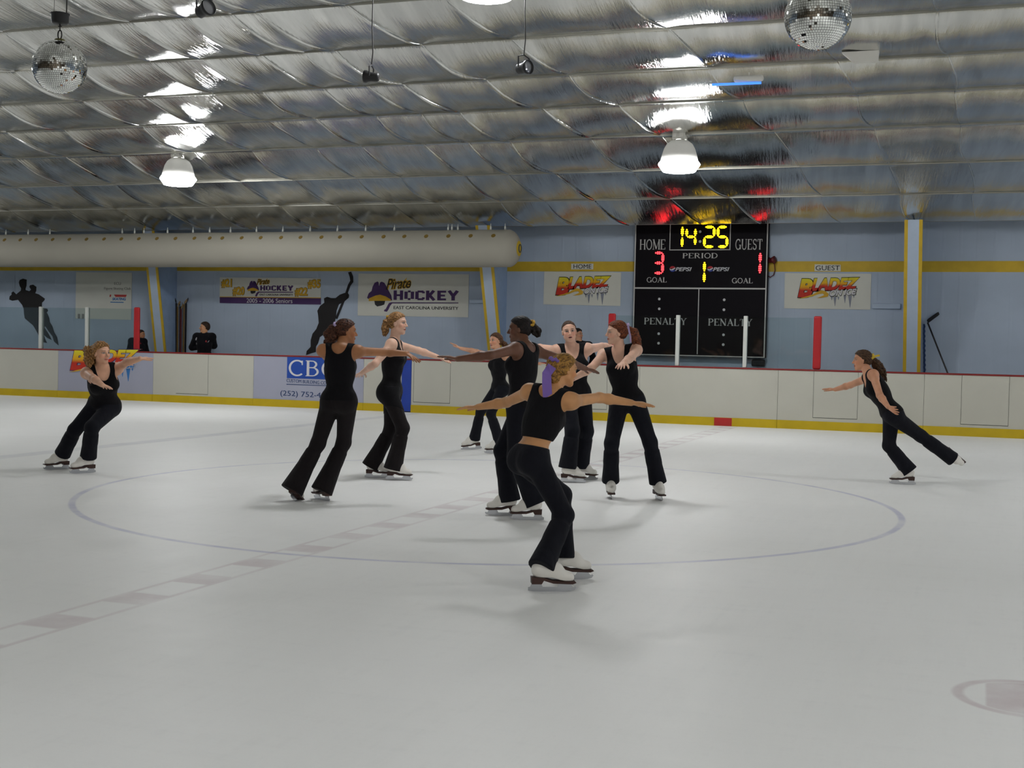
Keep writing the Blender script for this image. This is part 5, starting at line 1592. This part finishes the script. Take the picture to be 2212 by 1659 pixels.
# ------------------------------------------------------------------ the skaters
def crop(ox, oy, sc):
    return lambda x, y: (ox + x / sc, oy + y / sc)
a1 = crop(80, 700, 4.88); a2 = crop(600, 650, 3.686); a4 = crop(940, 660, 3.457); a6 = crop(960, 740, 2.962); a7 = crop(1150, 660, 3.772); a9 = crop(1750, 720, 4.881)
J = lambda p, s: (p[0], p[1], s)
CL = cloth_mat('cloth_black', (22, 21, 24)); CT = cloth_mat('cloth_trousers', (25, 26, 33)); CB = cloth_mat('cloth_trousers_brown', (33, 29, 30))
CJ = cloth_mat('cloth_jacket', (20, 19, 24))
gold = mat('band_gold', (206, 160, 50), 0.6); purple = mat('band_purple', (120, 92, 168), 0.6); lilac = mat('band_lilac', (178, 160, 200), 0.6); yellow_r = mat('band_yellow', (202, 172, 50), 0.6)
SKATE_GRP = None

person(dict(id='curly', H=1.50, girth=1.10, bust=1.1, label='person with curly blonde hair gliding at the far left, in black, arms out',
    skin=(222, 172, 142), lip=(196, 108, 98), hair_mat=hair_mat('hair_curly', (138, 98, 58), (186, 140, 88)), top_mat=CL, leg_mat=CT,
    feet=[dict(px=(124, 1014), phi=-72), dict(px=(180, 1022), phi=-66)], foot_order=(1, 0), knee_phi=(-30, -40),
    kneelog=1, pelvis=a1(705, 838), pel_phi=-28, neck=a1(685, 462), chest_phi=10, lean=-1, head_sign=-1, head=a1(680, 305), head_phi=38, head_pitch=-6, head_k=1.04,
    arms=[[J(a1(945, 402), -1), J(a1(1085, 365), -1), J(a1(1225, 350), 1)], [J(a1(590, 570), -1), J(a1(685, 640), -1), J(a1(765, 675), 1)]],
    hair_vol=1.3, curl=0.75, tie=(0, -9.6, 4.5), tie_r=0.03, tail=[(a1(560, 290)[0], a1(560, 290)[1], 0.05, 0.05), (a1(565, 400)[0], a1(565, 400)[1], 0.05, 0.042)], band=gold, band_r=0.032,
    neckline=(10.5, 9), flare=(8.6, 8.6), hem=0.98))

person(dict(id='backdark', H=1.53, girth=0.98, label='person in black seen from behind, dark curly ponytail with lilac hair band',
    skin=(172, 116, 76), hair_mat=hair_mat('hair_backdark', (46, 28, 22), (96, 58, 40)), top_mat=CL, leg_mat=CB,
    feet=[dict(px=(638, 1083), phi=160, lift=24), dict(px=(696, 1080), phi=-150)], foot_order=(0, 1), knee_phi=(150, 150),
    pelvis=a2(490, 775), pel_phi=160, neck=a2(500, 366), chest_phi=165, lean=1, head=a2(545, 245), head_phi=104, head_pitch=0,
    arms=[[J(a2(385, 440), 1), J(a2(420, 470), 1), J(a2(440, 480), 1)], [J(a2(835, 408), 1), J(a2(1030, 420), 1), J(a2(1138, 488), -1)]],
    hair_vol=1.0, curl=0.5, tie=(0, -8.6, 6.0), tie_r=0.02, tail=[(a2(455, 230)[0], a2(455, 230)[1], 0.0, 0.045), (a2(430, 285)[0], a2(430, 285)[1], -0.01, 0.05), (a2(425, 335)[0], a2(425, 335)[1], -0.01, 0.03)], band=lilac, band_r=0.028,
    neckline=(11, 6.5), neck_w=7.4, flare=(10.5, 10.0), hem=1.20, kneelog=1))

person(dict(id='blonde', H=1.60, girth=0.98, label='person with blonde ponytail facing right, short black skirt over black trousers', skirt=1,
    skin=(226, 182, 158), hair_mat=hair_mat('hair_blonde', (120, 86, 52), (172, 128, 80)), top_mat=CL, leg_mat=CB,
    feet=[dict(px=(815, 1032), phi=84), dict(px=(861, 1037), phi=78)], foot_order=(0, 1), knee_phi=(80, 80),
    pelvis=a2(900, 705), pel_phi=76, neck=a2(930, 318), chest_phi=80, lean=1, head=a2(955, 178), head_phi=72, head_pitch=0,
    arms=[[J(a2(1120, 395), 1), J(a2(1270, 445), 1), J(a2(1390, 490), -1)], [J(a2(775, 500), -1), J(a2(672, 572), 1), J(a2(628, 602), 1)]],
    hair_vol=0.8, curl=0.25, tie=(0, -9.4, 5.5), tie_r=0.018, tail=[(a2(862, 170)[0], a2(862, 170)[1], 0.0, 0.026), (a2(855, 225)[0], a2(855, 225)[1], 0.0, 0.028), (a2(850, 268)[0], a2(850, 268)[1], 0.0, 0.012)], band=gold, band_r=0.025,
    neckline=(12, 8), flare=(9.2, 9.4), hem=1.12, kneelog=1))

person(dict(id='small', H=1.46, girth=0.92, label='smallest skater, farthest back of the group, brown hair, one arm raised to the left',
    skin=(214, 160, 128), hair_mat=hair_mat('hair_small', (62, 40, 28), (112, 78, 52)), top_mat=CL, leg_mat=CT,
    feet=[dict(px=a4(275, 1075), phi=-86, lift=6), dict(px=a4(450, 1105), phi=-84)], foot_order=(1, 0), knee_phi=(-70, -70),
    pelvis=a4(480, 608), pel_phi=-62, neck=a4(470, 352), chest_phi=-48, lean=1, head=a4(452, 265), head_phi=-52, head_pitch=0,
    arms=[[J(a4(620, 400), 1), J(a4(740, 430), 1), J(a4(838, 428), 1)], [J(a4(310, 345), -1), J(a4(185, 318), -1), J(a4(100, 262), 1)]],
    hair_vol=1.2, curl=0.4, tie=(0, -9.0, 2.0), tie_r=0.02, tail=[(a4(520, 290)[0], a4(520, 290)[1], 0.02, 0.03), (a4(528, 330)[0], a4(528, 330)[1], 0.02, 0.012)],
    neckline=(9, 8), flare=(8.0, 8.0), hem=1.05, kneelog=1))

person(dict(id='ponydark', H=1.53, girth=1.0, label='dark-skinned person with black ponytail and gold hair band, facing left, arms out',
    skin=(112, 72, 52), lip=(110, 58, 54), brow=(30, 22, 20), hair_mat=hair_mat('hair_ponydark', (18, 15, 15), (40, 32, 30)), top_mat=CL, leg_mat=CT,
    feet=[dict(px=a4(505, 1568), phi=-88), dict(px=a4(690, 1600), phi=-92)], foot_order=(1, 0), knee_phi=(-95, -95),
    pelvis=a4(632, 738), pel_phi=-104, neck=a4(672, 300), chest_phi=-122, lean=1, head=a4(630, 178), head_phi=-100, head_pitch=0,
    arms=[[J(a4(408, 372), -1), J(a4(165, 398), 1), J(a4(-5, 362), 1)], [J(a4(985, 418), 1), J(a4(1120, 470), 1), J(a4(1236, 500), 1)]],
    hair_vol=0.8, curl=0.2, tie=(0, -9.6, 5.0), tie_r=0.018, tail=[(a4(722, 150)[0], a4(722, 150)[1], 0.0, 0.026), (a4(752, 185)[0], a4(752, 185)[1], 0.0, 0.028), (a4(770, 228)[0], a4(770, 228)[1], 0.0, 0.010)], band=gold, band_r=0.03,
    neckline=(12, 5), flare=(9.0, 9.0), hem=1.08, kneelog=1))

fr = person(dict(id='front', fit=None, H=1.42, girth=0.92, label='nearest skater, seen from behind, knees bent and arms spread, bare strip of back',
    skin=(206, 150, 100), hair_mat=hair_mat('hair_front', (122, 86, 46), (176, 130, 62)), top_mat=CL, leg_mat=CT,
    feet=[dict(px=a6(680, 1592), phi=98), dict(px=a6(800, 1515), phi=102)], foot_order=(1, 0), knee_phi=(128, 132), pelvis_dd=0.02,
    pelvis=a6(555, 728), pel_phi=124, neck=a6(688, 312), chest_phi=152, lean=1, head=a6(768, 175), head_phi=120, head_pitch=-30, head_follow=2.0, head_k=0.94,
    arms=[[J(a6(400, 382), 1), J(a6(215, 412), 1), J(a6(60, 416), 1)], [J(a6(990, 352), 1), J(a6(1195, 385), 1), J(a6(1378, 400), -1)]],
    hair_vol=1.0, curl=0.4, tie=(0, -8.2, 6.0), tie_r=0.022, tail=[(a6(700, 150)[0], a6(700, 150)[1], -0.03, 0.035), (a6(690, 205)[0], a6(690, 205)[1], -0.06, 0.030), (a6(700, 262)[0], a6(700, 262)[1], -0.06, 0.012)], band=purple, band_r=0.033,
    ribbons=[dict(px=[(a6(690, 150)[0], a6(690, 150)[1], -0.09), (a6(655, 200)[0], a6(655, 200)[1], -0.12), (a6(655, 265)[0], a6(655, 265)[1], -0.13), (a6(662, 368)[0], a6(662, 368)[1], -0.14)], w=0.055, m=purple)],
    neckline=(12, 7), shirt_hem=12.5, waist=7.0, flare=(8.6, 8.6), hem=1.06, kneelog=1, armlog=1))

person(dict(id='facing', H=1.58, girth=1.12, bust=1.1, label='person in black facing the camera, hair pulled back, mouth open, arms out',
    skin=(228, 180, 156), mouth=0.55, lip=(182, 100, 92), hair_mat=hair_mat('hair_facing', (58, 42, 34), (86, 64, 50)), top_mat=CL, leg_mat=CT,
    feet=[dict(px=a7(325, 1440), phi=82), dict(px=a7(425, 1418), phi=74)], foot_order=(1, 0), knee_phi=(40, 40),
    pelvis=a7(340, 705), pel_phi=22, neck=a7(322, 348), chest_phi=4, lean=-1, head_sign=-1, shrug=(0.02, 0.02), head=a7(300, 212), head_phi=4, head_pitch=0, head_roll=-6,
    arms=[[J(a7(565, 335), 1), J(a7(665, 345), 1), J(a7(740, 360), 1)], [J(a7(60, 345), 1), J(a7(-60, 385), 1), J(a7(-130, 400), 1)]],
    hair_vol=0.6, curl=0.1, hairline=(3.9, 0.74), neckline=(12.5, 9), neck_w=7.8, flare=(9.6, 9.6), hem=1.02, kneelog=1))

person(dict(id='redhead', H=1.55, girth=1.0, label='red-haired person in black with long ponytail and lilac ribbon, looking left',
    skin=(230, 184, 158), lip=(180, 92, 86), hair_mat=hair_mat('hair_redhead', (84, 42, 26), (134, 72, 40)), top_mat=CL, leg_mat=CT,
    feet=[dict(px=a7(637, 1570), phi=4), dict(px=a7(1030, 1582), phi=14)], foot_order=(1, 0), knee_phi=(20, -10),
    pelvis=a7(772, 765), pel_phi=0, neck=a7(708, 362), chest_phi=-14, lean=-1, head_sign=-1, shrug=(0.012, 0.012), head=a7(685, 220), head_phi=-76, head_pitch=0,
    arms=[[J(a7(795, 430), -1), J(a7(745, 462), -1), J(a7(700, 512), -1)], [J(a7(480, 510), -1), J(a7(330, 598), 1), J(a7(258, 642), 1)]],
    hair_vol=0.9, curl=0.3, tie=(0, -9.2, 5.5), tie_r=0.02, tail=[(a7(815, 215)[0], a7(815, 215)[1], 0.02, 0.034), (a7(835, 280)[0], a7(835, 280)[1], 0.03, 0.034), (a7(850, 330)[0], a7(850, 330)[1], 0.03, 0.024), (a7(858, 362)[0], a7(858, 362)[1], 0.03, 0.010)], band=lilac, band_r=0.03,
    ribbons=[dict(px=[(a7(780, 160)[0], a7(780, 160)[1], -0.05), (a7(788, 205)[0], a7(788, 205)[1], -0.06), (a7(798, 250)[0], a7(798, 250)[1], -0.06), (a7(802, 300)[0], a7(802, 300)[1], -0.05)], w=0.016, m=lilac)],
    neckline=(13.5, 8), neck_w=6.6, flare=(8.2, 8.2), hem=1.0, kneelog=1, armlog=1))

person(dict(id='lunge', H=1.56, girth=1.0, label='person at the far right gliding on one leg, yellow ribbon in dark ponytail',
    skin=(204, 146, 112), hair_mat=hair_mat('hair_lunge', (46, 32, 24), (88, 62, 40)), top_mat=CL, leg_mat=CT,
    feet=[dict(px=a9(980, 1592), phi=-84), dict(px=a9(1520, 1262), depth=13.76, toe=a9(1640, 1365), toe_dd=0.02, up=(-0.15, -1.0, -0.30))], nground=1, fit=None, legk=(1.02, 0.84), foot_order=(1, 0), knee_phi=(180, -80),
    pelvis=a9(850, 835), pel_phi=-86, bend=(-0.1, 0, 0.5), neck=a9(612, 425), chest_phi=-78, lean=1, head=a9(548, 285), head_phi=-88, head_pitch=-4, head_sign=1,
    arms=[[J(a9(735, 655), -1), J(a9(822, 775), -1), J(a9(935, 835), -1), (1, 0, 0.2)], [J(a9(425, 545), 1), J(a9(265, 592), 1), J(a9(125, 578), 1)]],
    hair_vol=1.0, curl=0.5, tie=(0, -9.0, 4.0), tie_r=0.025, tail=[(a9(700, 320)[0], a9(700, 320)[1], 0.0, 0.04), (a9(745, 400)[0], a9(745, 400)[1], 0.0, 0.036), (a9(785, 490)[0], a9(785, 490)[1], 0.0, 0.012)], band=yellow_r, band_r=0.035,
    ribbons=[dict(px=[(a9(650, 268)[0], a9(650, 268)[1], -0.06), (a9(690, 240)[0], a9(690, 240)[1], -0.07), (a9(735, 232)[0], a9(735, 232)[1], -0.07)], w=0.022, m=yellow_r)],
    neckline=(13, 10), flare=(7.8, 8.8), hem=1.06, kneelog=1, armlog=1))

# ------------------------------------------------------------------ people behind the boards
BD = BOARD_Y + 1.2
def standing(idn, label, headpx, topy, phi, head_phi, arms, **kw):
    # somebody standing on the floor behind the boards; only head and chest rise above the cap rail
    X = on_y(headpx[0], headpx[1], BD); Z = on_y(headpx[0], topy, BD)[2]
    H = kw.pop('H', Z)
    pr = lambda P: (IMG_W / 2 + FPX * ((np.array(P) - EYE) @ RGT) / depth_of(P), IMG_H / 2 - FPX * ((np.array(P) - EYE) @ UPV) / depth_of(P))
    bx = X[0] + kw.pop('dx', 0.0)
    ft = [dict(px=pr((bx - 0.1, BD, 0)), phi=phi - 8), dict(px=pr((bx + 0.1, BD, 0)), phi=phi + 8)]
    sp = dict(id=idn, H=H, label=label, feet=ft, foot_order=(1, 0), knee_phi=(phi, phi), pelvis=pr((bx, BD, 0.545 * H)), pel_phi=phi, neck=pr((bx, BD, 0.83 * H)), neck_dd=0.0, chest_phi=phi,
              head=headpx, head_phi=head_phi, arms=arms(pr, bx, H), skates=False, jacket=True, top_mat=CJ, leg_mat=CT, short=True, hem=1.0, flare=8.5, vox=0.006, curl=0.25)
    sp.update(kw)
    return person(sp)
b8 = crop(360, 620, 11.06)
mat('jacket_white', (176, 174, 178), 0.7, grain=0); mat('jacket_red', (140, 36, 40), 0.7)
man = standing('man', 'man in black jacket with arms crossed, behind the boards beside the stick bundle', b8(905, 965), 694, -28, -84,
    lambda pr, bx, H: [[J(b8(1130, 1400), 1), J(b8(860, 1420), -1), J(b8(740, 1380), -1), (0, 1, 0)], [J(b8(610, 1440), 1), J(b8(820, 1430), -1), J(b8(960, 1390), -1), (0, 1, 0)]],
    skin=(198, 146, 108), hair_mat=hair_mat('hair_man', (40, 28, 22), (66, 48, 36)), male=True, girth=1.08, hair_vol=1.2)
def patch(root, pts, m, dd):
    P = [at_depth(x, y, dd) for x, y in pts]; f = nrm(EYE - P[0]); n_ = len(P)
    o = mesh_obj('jacket_stripe', [p + f * 0.004 for p in P] + [p - f * 0.03 for p in P], [tuple(range(n_)), tuple(reversed(range(n_, 2 * n_)))] + [((i + 1) % n_, i, n_ + i, n_ + (i + 1) % n_) for i in range(n_)], m, root)
    fix_normals(o); return o
def surf_patch(info, pts, m):
    """small printed stripe lying on the front of a jacket: pushed back along the view until it meets the cloth."""
    from mathutils.bvhtree import BVHTree
    ob = info['top']; me = ob.data; mw_ = Vector(info['root'].location) + Vector(ob.location)
    bv = BVHTree.FromPolygons([v.co + mw_ for v in me.vertices], [p.vertices[:] for p in me.polygons])
    P = []
    for x, y in pts:
        d = Vector(ray(x, y)).normalized(); h = bv.ray_cast(Vector(EYE), d)
        if h[0] is None: return
        P.append(np.array(h[0]))
    f = nrm(EYE - P[0]); n_ = len(P)
    o = mesh_obj('jacket_stripe', [p + f * 0.005 for p in P] + [p - f * 0.01 for p in P], [tuple(range(n_)), tuple(reversed(range(n_, 2 * n_)))] + [((i + 1) % n_, i, n_ + i, n_ + (i + 1) % n_) for i in range(n_)], m, info['root'])
    fix_normals(o)
for L in (((712, 1200), (728, 1205), (716, 1270), (690, 1275), (685, 1240)), ((1020, 1268), (1012, 1300), (985, 1328), (980, 1310)), ((708, 1325), (730, 1345), (730, 1375), (702, 1372))):
    surf_patch(man, [b8(*p) for p in L], MATS['jacket_white'])
surf_patch(man, [b8(*p) for p in ((915, 1310), (940, 1265), (960, 1290), (960, 1325))], MATS['jacket_red'])
by = standing('bystander', 'person in dark jacket looking down, half hidden by the left red padded post', (304.5, 723), 707.5, 30, 58,
    lambda pr, bx, H: [[J(pr((bx + 0.24, BD, 0.66 * H)), 1), J(pr((bx + 0.2, BD - .1, 0.53 * H)), -1), J(pr((bx + 0.2, BD - .1, 0.45 * H)), -1)], [J(pr((bx - 0.24, BD, 0.66 * H)), 1), J(pr((bx - 0.22, BD - .1, 0.53 * H)), -1), J(pr((bx - 0.22, BD - .1, 0.45 * H)), -1)]],
    skin=(176, 122, 84), hair_mat=hair_mat('hair_by', (30, 22, 20), (52, 40, 34)), girth=0.98, head_pitch=-28, dx=-0.08)
surf_patch(by, [a1(1060, 180), a1(1078, 190), a1(1096, 268), a1(1080, 272)], MATS['jacket_white'])
surf_patch(by, [a1(1084, 195), a1(1098, 200), a1(1112, 268), a1(1098, 270)], MATS['jacket_red'])
standing('hidden', 'dark-haired person in black behind the boards, mostly hidden by a skater', (1248, 723), 708.5, 10, 60,
    lambda pr, bx, H: [[J(pr((bx + 0.27, BD, 0.66 * H)), 1), J(pr((bx + 0.22, BD - .1, 0.53 * H)), -1), J(pr((bx + 0.22, BD - .1, 0.45 * H)), -1)], [J(pr((bx - 0.24, BD, 0.66 * H)), 1), J(pr((bx - 0.22, BD - .1, 0.53 * H)), -1), J(pr((bx - 0.22, BD - .1, 0.45 * H)), -1)]],
    skin=(196, 146, 116), hair_mat=hair_mat('hair_hidden', (24, 18, 17), (44, 34, 30)), dx=0.06, hair_vol=1.6)
